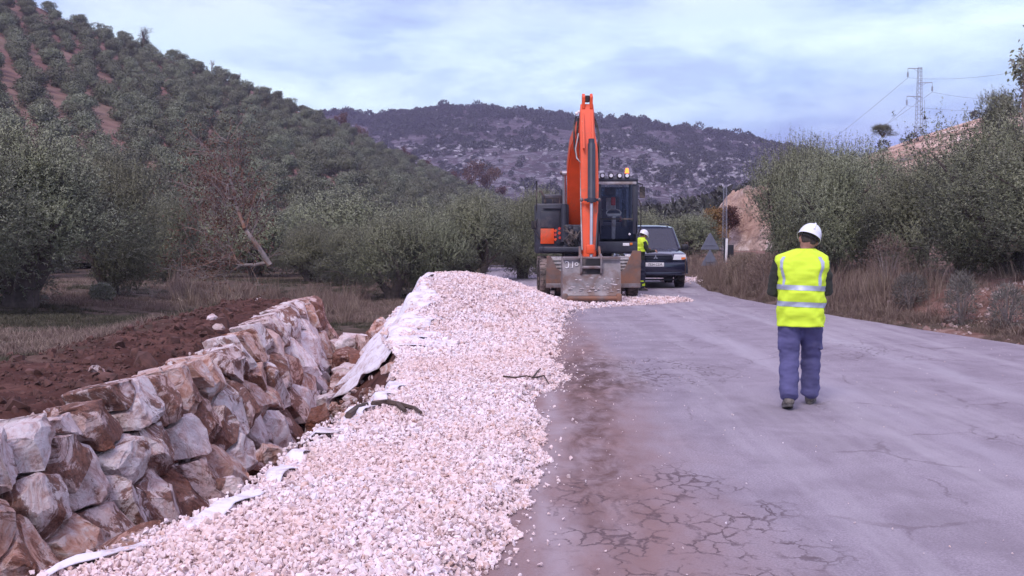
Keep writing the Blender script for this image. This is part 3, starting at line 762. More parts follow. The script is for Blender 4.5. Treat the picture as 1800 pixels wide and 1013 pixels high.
# ------------------------------------------------------------------ geotextile sheet at the gravel edge
M_TEX = (lambda k: (k.col(k.mix(k.ramp(k.noise(k.pos(), 4, 8, .72, .6), [(.48, 0.0), (.66, .8)]), (.78, .75, .82), (.42, .29, .25))), k.rough(.8), k.spec(.3), k.bump(k.noise(k.pos(), 7, 5, .6, 1.0), .6, .03), k.m)[-1])(NT('geotextile'))
def sheet(y0, y1, over, down, label, seed):
    ny = int((y1 - y0) / .05); nn_ = 26; V = []
    for a in range(ny + 1):
        y = y0 + (y1 - y0) * a / ny; e = float(Eedge(y))
        tap = min(1, 4 * a / ny + .25, 4 * (ny - a) / ny + .25)
        ov = over * (.7 + .9 * float(vnoise(y * 2.1, seed, 3))); dn = down * tap * (.55 + .9 * float(vnoise(y * 1.3, seed + 4, 5)))
        for b in range(nn_ + 1):
            q = -ov + (ov + dn) * b / nn_; x = e - q + .07 * float(fbm(y * 2.6, seed, 3, 6)) * 2
            if q < 0: z = float(gravel_h(np.array([x]), np.array([y]))[0]) + .014
            else:
                z0 = float(gravel_h(np.array([e]), np.array([y]))[0]) + .014
                z = z0 - q * (1.05 + 1.2 * max(z0, 0)) - .02
            wr = .11 * float(fbm(x * 2.6 + seed, y * 4.5, 5, 7)) + .035 * math.sin(y * 7 + 6 * float(vnoise(x * 2, y, 5)) + x * 3)
            V.append((x - wr * .6, y, z + wr * (1 if q > 0 else .5) + .01))
    w_ = nn_ + 1; i = np.arange(ny)[:, None] * w_ + np.arange(nn_)[None, :]
    o = add_obj('geotextile_sheet', mesh_np('sheet', V, np.stack([i, i + 1, i + 1 + w_, i + w_], -1).reshape(-1, 4), True), None, M_TEX)
    md = o.modifiers.new('thick', 'SOLIDIFY'); md.thickness = .006; md.offset = 1
    tag(o, label, 'fabric sheet', 'white geotextile sheets under the gravel'); return o
sheet(3.4, 7.7, .12, .30, 'white geotextile sheet showing along the nearest stretch of gravel edge', 1.5)
sheet(8.3, 11.6, .12, .26, 'crumpled white geotextile edge beside the middle of the channel', 5.2)
sheet(14.8, 24.2, .62, .80, 'tall white geotextile sheet draped down the side of the gravel heap', 9.1)

# ------------------------------------------------------------------ hills
def loft_hill(name, ridge, basep, rows, mat, back=(60, -25), amp=0.0, fs=.05, seed=0, concave=.2, cols=160, bumpf=None):
    R3 = np.array([tuple(at(*a)) for a in ridge]); B3 = np.array([tuple(b) for b in basep])
    t = np.linspace(0, len(ridge) - 1, cols); ti = np.arange(len(ridge))
    Rr = np.stack([np.interp(t, ti, R3[:, c]) for c in range(3)], -1); Bb = np.stack([np.interp(t, ti, B3[:, c]) for c in range(3)], -1)
    V = []; sr = np.concatenate([np.linspace(0, 1, rows), [1.04, 1.15, 1.5, 2.0]])
    for s in sr:
        s1 = min(s, 1); P = Bb + (Rr - Bb) * s1
        zp = (1 - concave) * s1 + concave * s1 * s1
        P[:, 2] = Bb[:, 2] + (Rr[:, 2] - Bb[:, 2]) * zp
        if s > 1: P[:, 1] += back[0] * (s - 1) ; P[:, 2] += back[1] * (s - 1) ** .9
        P[:, 2] += amp * fbm(P[:, 0] * fs, P[:, 1] * fs, 6, seed) * (.25 + .75 * min(1, 3 * (s1 + .05)))
        if bumpf is not None and s <= 1: P[:, 2] += bumpf(P[:, 0], P[:, 1], s1)
        V.append(P)
    V = np.concatenate(V); i = np.arange(len(sr) - 1)[:, None] * cols + np.arange(cols - 1)[None, :]
    o = add_obj(name, mesh_np(name, V, np.stack([i, i + 1, i + 1 + cols, i + cols], -1).reshape(-1, 4), True), None, mat)
    tag(o, kind='structure'); return o
k = NT('grove_soil'); p = k.pos(); f = k.noise(p, .35, 6, .65)
k.col(k.mix(k.ramp(k.noise(p, .05, 4, .6), [(.4, 0.0), (.6, 1.0)]), k.ramp(f, [(.35, (.12, .075, .055)), (.65, (.22, .15, .11))]), k.ramp(f, [(.35, (.13, .060, .048)), (.65, (.22, .115, .092))])))
k.rough(.95); k.bump(f, .7, .4); M_GROVE = k.m
grove = loft_hill('hillside', [(-700, -330, 150), (-420, -190, 165), (-200, -90, 180), (0, -8, 192), (130, 44, 200), (250, 88, 207), (380, 134, 215), (560, 210, 227), (700, 280, 240), (830, 342, 252), (930, 385, 264), (1050, 408, 280)],
                  [at(-700, 409, 62) + Vector((0, 0, -1.5)), at(-420, 409, 60) + Vector((0, 0, -1.5)), at(-200, 409, 58) + Vector((0, 0, -1.5)), at(0, 409, 58) + Vector((0, 0, -1.7)), at(130, 409, 58) + Vector((0, 0, -1.8)), at(250, 409, 60) + Vector((0, 0, -1.9)),
                   at(380, 409, 62) + Vector((0, 0, -2)), at(560, 409, 70) + Vector((0, 0, -2)), at(700, 409, 80) + Vector((0, 0, -2)), at(830, 409, 92) + Vector((0, 0, -2)), at(930, 409, 120) + Vector((0, 0, -2)), at(1050, 409, 200) + Vector((0, 0, -2.5))],
                  44, M_GROVE, amp=3.0, fs=.03, seed=70)
k = NT('mountain'); p = k.pos()
a = k.noise(p, .020, 7, .65, .6); b = k.noise(p, .11, 7, .72, 1.2); c = k.noise(p, .32, 5, .7); s3 = k.sep(p)
soil = k.ramp(a, [(.35, (.085, .066, .080)), (.55, (.14, .108, .128)), (.7, (.20, .145, .16))])
rk = k.ramp(k.math('ADD', k.math('MULTIPLY', b, .8), k.math('MULTIPLY', a, .2)), [(.485, 0.0), (.54, 1.0)])
lowm = k.n('ShaderNodeMapRange'); k.l(s3[2], lowm.inputs[0]); lowm.inputs[1].default_value = 75; lowm.inputs[2].default_value = 30; lowm.inputs[3].default_value = .35; lowm.inputs[4].default_value = 1.0
rk = k.math('MULTIPLY', rk, lowm.outputs[0])
cc = k.mix(rk, soil, k.ramp(c, [(.3, (.17, .155, .18)), (.6, (.33, .315, .35))]))
sh = k.ramp(k.noise(p, .16, 6, .75, .8), [(.50, 0.0), (.57, 1.0)])
cc = k.mix(k.math('MULTIPLY', sh, .7), cc, (.055, .058, .058))
k.col(cc); k.rough(.95); k.spec(.1); k.bump(k.math('ADD', b, k.math('MULTIPLY', c, .4)), 1.0, 4.0); M_MTN = k.m
MR = [(-600, 240, 900), (-100, 225, 880), (300, 222, 860), (560, 206, 840), (612, 200, 830), (660, 208, 825), (700, 196, 820), (760, 192, 815), (810, 186, 810), (870, 186, 810), (930, 192, 805), (1000, 198, 800), (1060, 203, 795), (1110, 208, 790), (1150, 217, 785), (1200, 229, 780),
      (1260, 243, 770), (1330, 253, 760), (1370, 264, 755), (1450, 282, 750), (1600, 300, 760), (1900, 320, 780), (2400, 330, 800)]
mb = [at(u, 409, 330 + .04 * abs(u - 900)) + Vector((0, 0, -2.5)) for u, v, Y in MR]
def mbump(x, y, s): return 9 * np.exp(-((s - .55) / .12) ** 2) * (.5 + fbm(x * .008, y * .008, 3, 5)) + 3.2 * np.abs(fbm(x * .03, y * .03, 5, 88)) * s
mount = loft_hill('mountain', MR, mb, 120, M_MTN, back=(200, -60), amp=13.0, fs=.016, seed=81, concave=.35, cols=420, bumpf=mbump)
# rocky knoll with the pale cut by the bend
k = NT('cut_rock'); p = k.pos(); f = k.noise(p, .9, 7, .7, 1.0)
k.col(k.mix(k.ramp(k.noise(p, .35, 4), [(.42, 0.0), (.6, 1.0)]), k.ramp(f, [(.34, (.13, .10, .09)), (.46, (.42, .30, .25)), (.58, (.66, .54, .50))]), k.ramp(f, [(.3, (.22, .12, .09)), (.6, (.56, .38, .29))])))
k.rough(.9); k.bump(f, 1.0, .3); M_CUT = k.m
def rocky_cut():
    n = 120; V = []
    c0 = at(1330, 409, 58)
    for a in range(n):
        for b in range(n):
            u = a / (n - 1) * 2 - 1; w = b / (n - 1) * 2 - 1
            x = c0.x + u * 5.2 + 1.4; y = c0.y + w * 7 + 3
            r = math.sqrt((u * 1.0) ** 2 + w * w)
            h = 4.2 * float(ss(1.0, .35, r)) if False else 3.9 * (1 - float(ss(.38, .98, r)))
            h *= 1 + .5 * float(fbm(x * .5, y * .5, 5, 33)); h += (1.3 * abs(float(fbm(x * 1.1, y * 1.1, 5, 34))) + .5 * float(fbm(x * 4, y * 4, 3, 35))) * (h > .2)
            V.append((x, y, h - .35))
    i = np.arange(n - 1)[:, None] * n + np.arange(n - 1)[None, :]
    return mesh_np('c', V, np.stack([i, i + n, i + 1 + n, i + 1], -1).reshape(-1, 4), True)
o = add_obj('hillock', rocky_cut(), None, M_CUT); tag(o, kind='structure')
# ================================================================== VEGETATION
def leaf_mat(name, cols, back=None, trans=.12, rough=.65):
    k = NT(name); oi = k.n('ShaderNodeObjectInfo'); p = k.pos(obj=True)
    g = k.n('ShaderNodeNewGeometry'); rpi = g.outputs['Random Per Island']
    c = k.ramp(k.math('ADD', k.math('MULTIPLY', rpi, .35), k.math('MULTIPLY', k.noise(p, 1.3, 4, .6), .65)), [(.28, cols[0]), (.48, cols[1]), (.74, cols[2])])
    h = k.n('ShaderNodeHueSaturation'); k.l(c, h.inputs['Color'])
    k.l(k.math('ADD', k.math('MULTIPLY', oi.outputs['Random'], .5), .75), h.inputs['Value'])
    k.l(k.math('ADD', k.math('MULTIPLY', oi.outputs['Random'], .04), .48), h.inputs['Hue'])
    cc = h.outputs[0]
    if back: cc = k.mix(g.outputs['Backfacing'], cc, back)
    k.col(cc); k.rough(rough); k.spec(.3)
    if trans:
        tr = k.n('ShaderNodeBsdfTranslucent'); k.l(cc, tr.inputs[0]); ms = k.n('ShaderNodeMixShader'); ms.inputs[0].default_value = trans
        k.l(k.b.outputs[0], ms.inputs[1]); k.l(tr.outputs[0], ms.inputs[2]); k.l(ms.outputs[0], k.out.inputs[0])
    return k.m
M_OLIVE = leaf_mat('olive_leaf', [(.100, .108, .062), (.215, .228, .140), (.39, .40, .29)], (.30, .305, .26))
M_OLIVE_FAR = leaf_mat('olive_leaf_far', [(.120, .134, .085), (.215, .232, .160), (.33, .345, .265)], None, .1)
M_SCRUB = leaf_mat('scrub_leaf', [(.042, .044, .036), (.070, .072, .060), (.11, .108, .095)], None, .05)
M_RUST = leaf_mat('rust_leaf', [(.075, .038, .032), (.13, .060, .045), (.19, .10, .075)], None, .2)
M_YELL = leaf_mat('yellow_leaf', [(.20, .13, .05), (.30, .19, .07), (.36, .20, .10)], None, .2)
M_BARK = mat_plain('olive_bark', (.10, .080, .070), .95, var=.4, scale=7, bump=.02)
M_GREYBARK = mat_plain('pale_bark', (.24, .205, .20), .9, var=.35, scale=6, dirt=(.26, .13, .08), dirt_amt=.5, bump=.01)
def unit(v): return v / np.maximum(np.linalg.norm(v, axis=-1, keepdims=True), 1e-9)
def leaves(P, D, L, W, rg):
    """diamond leaves: base points, directions, lengths, widths"""
    n = len(P); Rn = rg.normal(size=(n, 3)); S = unit(np.cross(D, Rn)); L = np.broadcast_to(L, n)[:, None]; W = np.broadcast_to(W, n)[:, None]
    m = P + D * L * .45
    V = np.stack([P, m + S * W * .5, P + D * L, m - S * W * .5], 1).reshape(-1, 3)
    return V, np.arange(n * 4).reshape(n, 4)
def olive_variant(seed, nspr, nl, ll, lw, H=4.0, D=4.0, mat=None, up=.55, slen=(.25, .6), low=.05, wisps=.12, jit_n=.45, nb=15):
    rg = np.random.default_rng(seed)
    # lobes of the crown
    lob = []
    for i in range(nb):
        a = rg.uniform(0, 2 * PI); r = (D * .5) * rg.uniform(.15, .72); z = H * rg.uniform(.15, .80)
        sh = 1 - .45 * max(0, z / H - .5) * 2; r *= sh
        lob.append((r * math.cos(a), r * math.sin(a), z, D * rg.uniform(.15, .27)))
    lob.append((0, 0, H * .52, D * .30)); lob.append((0, 0, H * .72, D * .22))
    lob = np.array(lob)
    j = rg.integers(0, len(lob), nspr); c = lob[j, :3]; rad = lob[j, 3]
    d = unit(rg.normal(size=(nspr, 3)) + np.array([0, 0, .25])); q = rg.uniform(.35, 1.0, nspr) ** .6
    B = c + d * (rad * q)[:, None] * np.array([1, 1, .95])
    B[:, 2] = np.maximum(B[:, 2], low * H + rg.uniform(0, .4, nspr))
    out = unit(B - np.array([0, 0, H * .4]))
    sd = unit(out * .55 + np.array([0, 0, up]) + rg.normal(size=(nspr, 3)) * .38)
    drop = rg.random(nspr) < .22; sd[drop] = unit(out[drop] + np.array([0, 0, -.7]) + rg.normal(size=(drop.sum(), 3)) * .3)
    sl = rg.uniform(*slen, nspr)
    w = (B[:, 2] > H * .62) & (rg.random(nspr) < wisps * 2.2); sl[w] *= 2.0; sd[w] = unit(sd[w] * .4 + np.array([0, 0, 1.0]))
    t = rg.uniform(0, 1, (nspr, nl))
    P = B[:, None, :] + sd[:, None, :] * (t * sl[:, None])[..., None]
    P = P.reshape(-1, 3); DD = unit(np.repeat(sd, nl, 0) * .75 + rg.normal(size=(nspr * nl, 3)) * .55)
    V, F = leaves(P, DD, ll * rg.uniform(.6, 1.25, len(P)), lw * rg.uniform(.7, 1.2, len(P)), rg)
    # leaves share the outward lean of their branch cluster so that the crown shades as rounded clumps
    J = np.repeat(j, nl); nrm = unit(unit(P - lob[J, :3]) * .6 + unit(P - np.array([0, 0, H * .35])) * .7 + rg.normal(size=(len(P), 3)) * jit_n)
    q4 = V.reshape(-1, 4, 3); fn = np.cross(q4[:, 1] - q4[:, 0], q4[:, 3] - q4[:, 0]); fl = (fn * nrm).sum(1) < 0
    F = F.copy(); F[fl] = F[fl][:, ::-1]
    me = mesh_np('crown', V, F, True); me.materials.append(mat)
    me.normals_split_custom_set_from_vertices(np.repeat(nrm, 4, 0).astype(np.float32)); return me, lob
def trunk_mesh(lob, seed, H=4.0, mat=None, r=.17, n=9):
    rr = random.Random(seed); mb = MB()
    tops = sorted(lob.tolist(), key=lambda q: q[2])[:n + 4]; rr.shuffle(tops)
    ns = 2 + seed % 2
    forks = []
    for s in range(ns):
        a = 2 * PI * s / ns + rr.uniform(-.5, .5); f = Vector((math.cos(a) * .42, math.sin(a) * .42, H * rr.uniform(.20, .28)))
        mb.tube([(math.cos(a) * .05, math.sin(a) * .05, -.15), (math.cos(a) * .14, math.sin(a) * .12, H * .10), f], [r * 1.5, r * 1.05, r * .8], 8); forks.append(f)
    for i, q in enumerate(tops[:n]):
        f = min(forks, key=lambda w: (w - Vector(q[:3])).length); e = Vector(q[:3]); m = (f + e) / 2 + Vector((rr.uniform(-.2, .2), rr.uniform(-.2, .2), .15))
        mb.tube([f, m, e, e + (e - m).normalized() * q[3] * .7], [r * .55, r * .36, r * .2, .015], 6)
    me = mb.mesh('trunk', 60); me.materials.append(mat); return me
VAR = []
for s in (21, 22, 23, 24):
    cm, lob = olive_variant(s, 4200, 26, .064, .020, mat=M_OLIVE, wisps=.22, up=.6, jit_n=.35)
    VAR.append((cm, trunk_mesh(lob, s, mat=M_BARK)))
FARV = []
for s in (31, 32, 33, 34):
    cm, lob = olive_variant(s, 1300, 9, .17, .068, mat=M_OLIVE_FAR, slen=(.12, .35), low=.02, wisps=.04, jit_n=.22, nb=9)
    FARV.append(cm)
MIDV = []
for s in (41, 42, 43):
    cm, lob = olive_variant(s, 2200, 18, .11, .034, mat=M_OLIVE, wisps=.12, jit_n=.35)
    MIDV.append((cm, trunk_mesh(lob, s, mat=M_BARK)))
def olive(u, Y, topv, dia, var, label, group, base=None, name='olive_tree', variants=None, rz=None):
    X = (u - 900) / FPX * Y; zb = zg(X, Y) if base is None else base
    ztop = at(u, topv, Y).z; h = ztop - zb
    cm, tm = (variants or VAR)[var % len(variants or VAR)]
    t = thing(name, label, 'tree', (X, Y, zb - .05), random.uniform(0, 6.3) if rz is None else rz, group); t.scale = (dia / 4.0, dia / 4.0, h / 4.05)
    add_obj('trunk', tm, t); add_obj('crown', cm, t); return t
GL = 'olive trees left of the road'; GR = 'olive trees on the right bank'
olive(35, 25, 228, 5.4, 0, 'biggest olive at the left edge, reddish tips on its upper crown', GL)
olive(190, 30, 275, 3.7, 1, 'dark full olive right of the biggest one at the left edge', GL)
olive(-130, 22, 200, 5.0, 2, 'olive cut off by the left edge of the photo', GL)
olive(296, 38, 352, 3.0, 3, 'olive standing just left of the rust-leaved leaning tree', GL)
olive(690, 35, 378, 3.6, 2, 'rounded olive with two dark stems on the low green field', GL)
olive(615, 40, 402, 3.0, 4, 'low hazy olive left of the one with two dark stems', GL)
olive(770, 36, 384, 2.6, 1, 'narrow olive wedged between two larger ones behind the gravel heap', GL)
olive(838, 37, 346, 3.7, 0, 'tall wispy olive directly behind the gravel heap', GL)
olive(918, 39, 346, 3.2, 3, 'tall olive with upright shoots touching the excavator on its left', GL)
olive(985, 44, 360, 3.4, 4, 'olive hidden behind the orange boom', GL)
olive(545, 43, 398, 3.6, 0, 'greenish olive right of the leaning tree trunk', GL)
olive(1388, 33, 262, 2.9, 1, 'olive at the road end of the right-hand row, before the pale cut', GR)
olive(1455, 30, 272, 3.5, 2, 'olive behind the white hard hat', GR)
olive(1530, 33, 262, 4.2, 3, 'olive right of the walking man, shoots against the sky', GR)
olive(1612, 27, 290, 3.3, 4, 'olive below the pylon on the right bank', GR)
olive(1700, 28, 262, 3.9, 0, 'olive with bushy dark base between the pylon and the frame edge', GR)
olive(1775, 22.5, 212, 4.3, 1, 'tallest olive at the right edge with a bare forked foot', GR)
olive(1885, 20, 205, 4.4, 2, 'olive cut off by the right edge of the photo', GR)
olive(1425, 38, 262, 3.4, 4, 'olive of the second rank behind the hard hat', GR)
GB = 'olive trees behind the parked car'
for (u, Y, tv, d, v, lb) in [(1140, 46, 372, 3.4, 1, 'olive behind the cab of the excavator'), (1178, 50, 384, 3.0, 2, 'olive behind the roof of the dark car'), (1218, 50, 376, 3.0, 3, 'olive right of the dark car above its mirror'),
                             (1075, 52, 380, 3.6, 0, 'olive seen low behind the cab window'), (1262, 62, 404, 2.6, 1, 'low olive above the triangular sign')]:
    olive(u, Y, tv, d, v, lb, GB, variants=MIDV)
olive(1548, 96, 218, 2.3, 0, 'lone umbrella-shaped tree on the bare hill crest', None, variants=MIDV, name='umbrella_tree', base=at(1548, 240, 96).z)
olive(1752, 60, 162, 3.0, 2, 'slender tree on the bare hill crest near the right edge', None, variants=MIDV, name='hill_tree', base=at(1752, 250, 60).z)
THIN = 1
# valley and hillside grove
bv = BVHTree.FromPolygons([v.co.copy() for v in grove.data.vertices], [tuple(p.vertices) for p in grove.data.polygons])
cand = []
ca, sa_ = math.cos(R(28)), math.sin(R(28)); stp = 4.35
for a in range(-80, 80):
    for b in range(-80, 80):
        x0 = a * stp + .9 * random.uniform(-1, 1); y0 = b * stp + .9 * random.uniform(-1, 1)
        x = x0 * ca - y0 * sa_ - 40; y = x0 * sa_ + y0 * ca + 140
        if y < 30: continue
        hit = bv.ray_cast(Vector((x, y, 300)), Vector((0, 0, -1)))
        if hit[0] is None: continue
        z = hit[0].z; u = 900 + FPX * x / y; v = 409 - (z - CAMZ) / y * FPX
        if u < -480 or u > 1000: continue
        if random.random() < .06: continue
        cand.append((y, x, z, hit[1]))
# in view: not past the ridge (normal facing us)
vis = [c for c in cand if c[3].y < .02 or c[3].z < .9]
# valley floor trees between the near olives and the slope
val = []
for a in range(-18, 18):
    for b in range(1, 6):
        x = a * 4.6 + (b % 2) * 2.0 + random.uniform(-.7, .7); y = 42 + b * 5 + random.uniform(-.8, .8); u = 900 + FPX * x / y
        if -60 < u < 1000 and not (u > 940 and y < 50): val.append((y, x, zg(x, y), None))
allt = sorted(val + vis, key=lambda c: c[0])
inn = [c for c in allt if 900 + FPX * c[1] / c[0] > -60]; out_ = [c for c in allt if 900 + FPX * c[1] / c[0] <= -60]
near_t, far_t = inn[:285], inn[285:] + out_
print('grove trees', len(val), len(vis), len(allt))
for q, (y, x, z, _) in enumerate(near_t):
    h = random.uniform(2.6, 3.5); dd = random.uniform(2.9, 4.4)
    if _ is None and y < 58:
        t = thing('olive_tree', 'grey-green olive in the dense ranks on the valley floor', 'tree', (x, y, z - .1), random.uniform(0, 6.3), 'olive trees on the valley floor')
        cm, tm = MIDV[q % 3]; t.scale = (dd / 3.4, dd / 3.4, h / 3.5); add_obj('trunk', tm, t); add_obj('crown', cm, t)
    else:
        o = add_obj('olive_tree', FARV[q % 4]); o.location = (x, y, z - .35); o.rotation_euler = (0, 0, random.uniform(0, 6.3)); o.scale = (dd / 4, dd / 4, h / 4.2)
        tag(o, 'small rounded olive of the rows planted over the red hillside', 'tree', 'olive trees in rows on the hillside')
scatter('distant_grove', [(c[1], c[0], c[2] - .35) for c in far_t], [(0, 0, random.uniform(0, 6.3)) for _ in far_t], [(random.uniform(.80, 1.05),) * 2 + (random.uniform(.62, .78),) for _ in far_t],
        [q % 4 for q in range(len(far_t))], [free_obj('t', m) for m in FARV], 'farthest olives merging into one mass along the hill crest', 'grove')
# bare trees on the ridge, autumn trees at its right-hand foot
def branchy(seed, H, spread, depth, r0, mat, lean=(0, 0), kids=(3, 4), nn=5):
    rr = random.Random(seed); mb = MB(); tips = []
    def grow(p, d, L, r, dep):
        m = p + d * L * .5 + Vector((rr.uniform(-1, 1), rr.uniform(-1, 1), rr.uniform(-1, 1))) * L * .06; e = p + d * L
        mb.tube([p, m, e], [r, r * .85, r * .68], nn if dep > 1 else 3, cap=False); tips.append((m, dep)); tips.append((e, dep))
        if dep == 0: return
        for _ in range(rr.randint(*kids)):
            nd = (d + Vector((rr.gauss(0, 1), rr.gauss(0, 1), rr.gauss(0, .6) + .25)) * spread).normalized()
            s = rr.uniform(.35, 1.0); grow(p + (e - p) * s, nd, L * rr.uniform(.55, .8), r * .58, dep - 1)
    grow(Vector((0, 0, -.1)), Vector((lean[0], lean[1], 1)).normalized(), H * .42, r0, depth)
    return mb, tips
def leafy(tips, n, jit, ll, lw, seed, mat, mindep=0, maxdep=2):
    rg = np.random.default_rng(seed); T = np.array([tuple(t[0]) for t in tips if t[1] <= maxdep])
    P = T[rg.integers(0, len(T), n)] + rg.normal(size=(n, 3)) * jit
    V, F = leaves(P, unit(rg.normal(size=(n, 3)) + np.array([0, 0, -.4])), ll * rg.uniform(.6, 1.3, n), lw * rg.uniform(.7, 1.2, n), rg)
    me = mesh_np('crown', V, F); me.materials.append(mat); return me
def bare(u, v, Y, H, seed, label, group=None, leaf=None, nleaf=0, base=None, r0=None):
    P0 = at(u, v, Y) if base is None else base
    mb, tips = branchy(seed, H, .42, 4, r0 or H * .028, M_GREYBARK)
    t = thing('bare_tree' if not leaf else 'autumn_tree', label, 'tree', P0, 0, group)
    add_obj('trunk', mb.mesh('trunk', 60), t, M_GREYBARK)
    if leaf: add_obj('crown', leafy(tips, nleaf, H * .05, H * .045, H * .025, seed, leaf), t)
    return t
bare(252, 84, 206, 4.6, 3, 'bare rounded tree sticking up on the hill ridge', 'bare trees on the ridge line', M_SCRUB, 500)
bare(372, 126, 213, 2.8, 4, 'small thin bare tree on the ridge right of the rounded one', 'bare trees on the ridge line')
bare(420, 146, 216, 2.4, 5, 'second small bare tree farther down the ridge', 'bare trees on the ridge line')
bare(474, 170, 220, 2.6, 6, 'third small bare tree farthest down the ridge', 'bare trees on the ridge line')
for q, (u, v, Y, H) in enumerate([(606, 248, 232, 6), (632, 262, 236, 5), (706, 300, 243, 5), (748, 318, 246, 5), (832, 352, 250, 9), (858, 360, 254, 9), (800, 346, 250, 6), (882, 370, 262, 6)]):
    bare(u, v - 6, Y, H * .95, 50 + q, ['highest rust-leaved tree, where the far mountain meets the near ridge', 'small rust-leaved tree just below the highest one on the ridge', 'rust-leaved tree alone midway down the ridge line', 'small rust-leaved tree below the one midway down the ridge', 'tallest rust-leaved tree low on the ridge, above the tall wispy olive', 'rust-leaved tree right of the tallest one low on the ridge', 'small rust-leaved tree left of the tallest one low on the ridge', 'lowest rust-leaved tree, at the right end of the ridge'][q], 'autumn trees at the foot of the ridge', M_RUST, 1500)
bare(1250, 440, 60, 2.6, 71, 'yellow-orange autumn bush behind the triangular sign', None, M_YELL, 5200, base=at(1250, 440, 57))
bare(1282, 420, 60, 2.2, 72, 'orange autumn bush at the left foot of the pale cut', None, M_RUST, 2600, base=at(1280, 425, 57))
bare(1800, 260, 21, 2.3, 81, 'thin tree with sparse tall shoots reaching up at the right edge', None, M_OLIVE, 900, r0=.035)
# leaning tree with rust leaves and grey bare branches
lt = thing('leaning_tree', 'leaning half-bare tree with rust-brown leaves and pale grey branches', 'tree', tuple(Vector((gz(472, 478, -.25).x, 0, 0)) + Vector((0, 0, 0))), 0)
LY = 27.0; lb = at(474, 466, LY); lt.location = lb
def lp(u, v, Y=LY): return at(u, v, Y) - lb
mb = MB()
stems = [([(474, 466), (455, 436), (434, 408), (424, 390)], [.085, .07, .06, .05]), ([(430, 402), (415, 360), (406, 310), (400, 262), (399, 245)], [.05, .042, .03, .02, .008]),
         ([(426, 392), (430, 350), (424, 300), (418, 280)], [.035, .028, .018, .006]), ([(440, 415), (452, 390), (450, 360), (440, 330)], [.03, .024, .015, .006]), ([(432, 405), (446, 350), (456, 322)], [.028, .018, .006]),
         ([(470, 462), (448, 466), (425, 466), (400, 448), (380, 430), (365, 412)], [.05, .045, .04, .03, .02, .008]), ([(425, 466), (405, 478), (380, 486), (350, 490)], [.03, .024, .016, .006]),
         ([(415, 458), (408, 440), (402, 430)], [.02, .014, .006]), ([(400, 448), (370, 462), (335, 474), (318, 478)], [.024, .02, .012, .005]), ([(424, 390), (404, 398), (380, 412)], [.02, .014, .006]),
         ([(408, 330), (385, 318), (362, 300)], [.02, .014, .006]), ([(412, 350), (380, 350), (350, 340), (335, 325)], [.022, .016, .01, .005]), ([(404, 300), (380, 280), (365, 262)], [.018, .012, .005])]
tips = []; rr = random.Random(9)
for pts, rs in stems:
    W = [lp(u, v, LY + rr.uniform(-.25, .25)) for u, v in pts]; mb.tube(W, rs, 6)
    for a, b in zip(W, W[1:]):
        for _ in range(6):
            p0 = a.lerp(b, rr.random()); d = Vector((rr.gauss(-.2, .7), rr.gauss(0, .7), rr.gauss(.35, .6))).normalized(); L = rr.uniform(.3, .9)
            e = p0 + d * L; m = p0 + d * L * .5 + Vector((0, 0, .04)); mb.tube([p0, m, e], [.010, .007, .003], 3, cap=False); tips.append((m, 0)); tips.append((e, 0))
            for _ in range(2):
                d2 = (d + Vector((rr.gauss(0, .5), rr.gauss(0, .5), rr.gauss(.1, .5)))).normalized(); f = m + d2 * L * .6; mb.tube([m, f], [.006, .002], 3, cap=False); tips.append((f, 0))
tips_l = [(t, 0) for t, _ in tips if t.x < .1]
# leafy cluster of finer shoots left of the stems
for _ in range(150):
    c0 = lp(rr.gauss(368, 22), rr.gauss(330, 42), LY + rr.gauss(.3, .5)); tips_l += [(c0, 0)] * 2
    mb.tube([c0 + Vector((rr.uniform(0, .5), 0, -rr.uniform(.3, .7))), c0], [.008, .003], 3, cap=False)
for _ in range(70): tips_l.append((lp(rr.gauss(330, 22), rr.gauss(425, 30), LY + rr.gauss(.3, .5)), 0))
add_obj('trunk', mb.mesh('trunk', 60), lt, M_GREYBARK)
add_obj('crown', leafy(tips_l, 5600, .12, .07, .036, 77, M_RUST), lt)
# shrubs of the mountain and its rocks
mbv = BVHTree.FromPolygons([v.co.copy() for v in mount.data.vertices], [tuple(p.vertices) for p in mount.data.polygons])
def blob_variant(seed, n, mat, ll=.22, lw=.14):
    rg = np.random.default_rng(seed); d = unit(rg.normal(size=(n, 3)) + np.array([0, 0, .3])); P = d * rg.uniform(.25, .5, (n, 1)) * np.array([1, 1, .8]) + np.array([0, 0, .3])
    V, F = leaves(P, unit(d + rg.normal(size=(n, 3)) * .6), ll * rg.uniform(.7, 1.3, n), lw, rg); me = mesh_np('b', V, F); me.materials.append(mat); return me
SHR = [blob_variant(q, 130, M_SCRUB) for q in (1, 2, 3)]
rg = np.random.default_rng(5)
N = 21000; uu = rg.uniform(460, 1800, N); Ya_ = 340 + 490 * rg.random(N) ** .8; xa_ = (uu - 900) / FPX * Ya_
dn_ = vnoise(xa_ * .03, Ya_ * .03, 4) * .6 + vnoise(xa_ * .1, Ya_ * .1, 5) * .4
kp_ = ~((xa_ < 0) & (Ya_ < 420) & (uu < 800)) & ((dn_ > .46) | (rg.random(N) < .12)); xa_, Ya_ = xa_[kp_], Ya_[kp_]
pts = []; scs = []; rp = []; rs_ = []
for x, Y in zip(xa_.tolist(), Ya_.tolist()):
    hit = mbv.ray_cast(Vector((x, Y, 500)), Vector((0, 0, -1)))
    if hit[0] is None: continue
    if rg.random() < (.45 if Y < 640 else .10): rp.append(tuple(hit[0])); rs_.append(rg.uniform(1.0, 3.6) * (.6 + .5 * Y / 600))
    else: pts.append(tuple(hit[0])); scs.append(rg.exponential(1.1) + 1.3 + (1.8 if Y > 740 else 0))
scs = np.minimum(scs, 8)
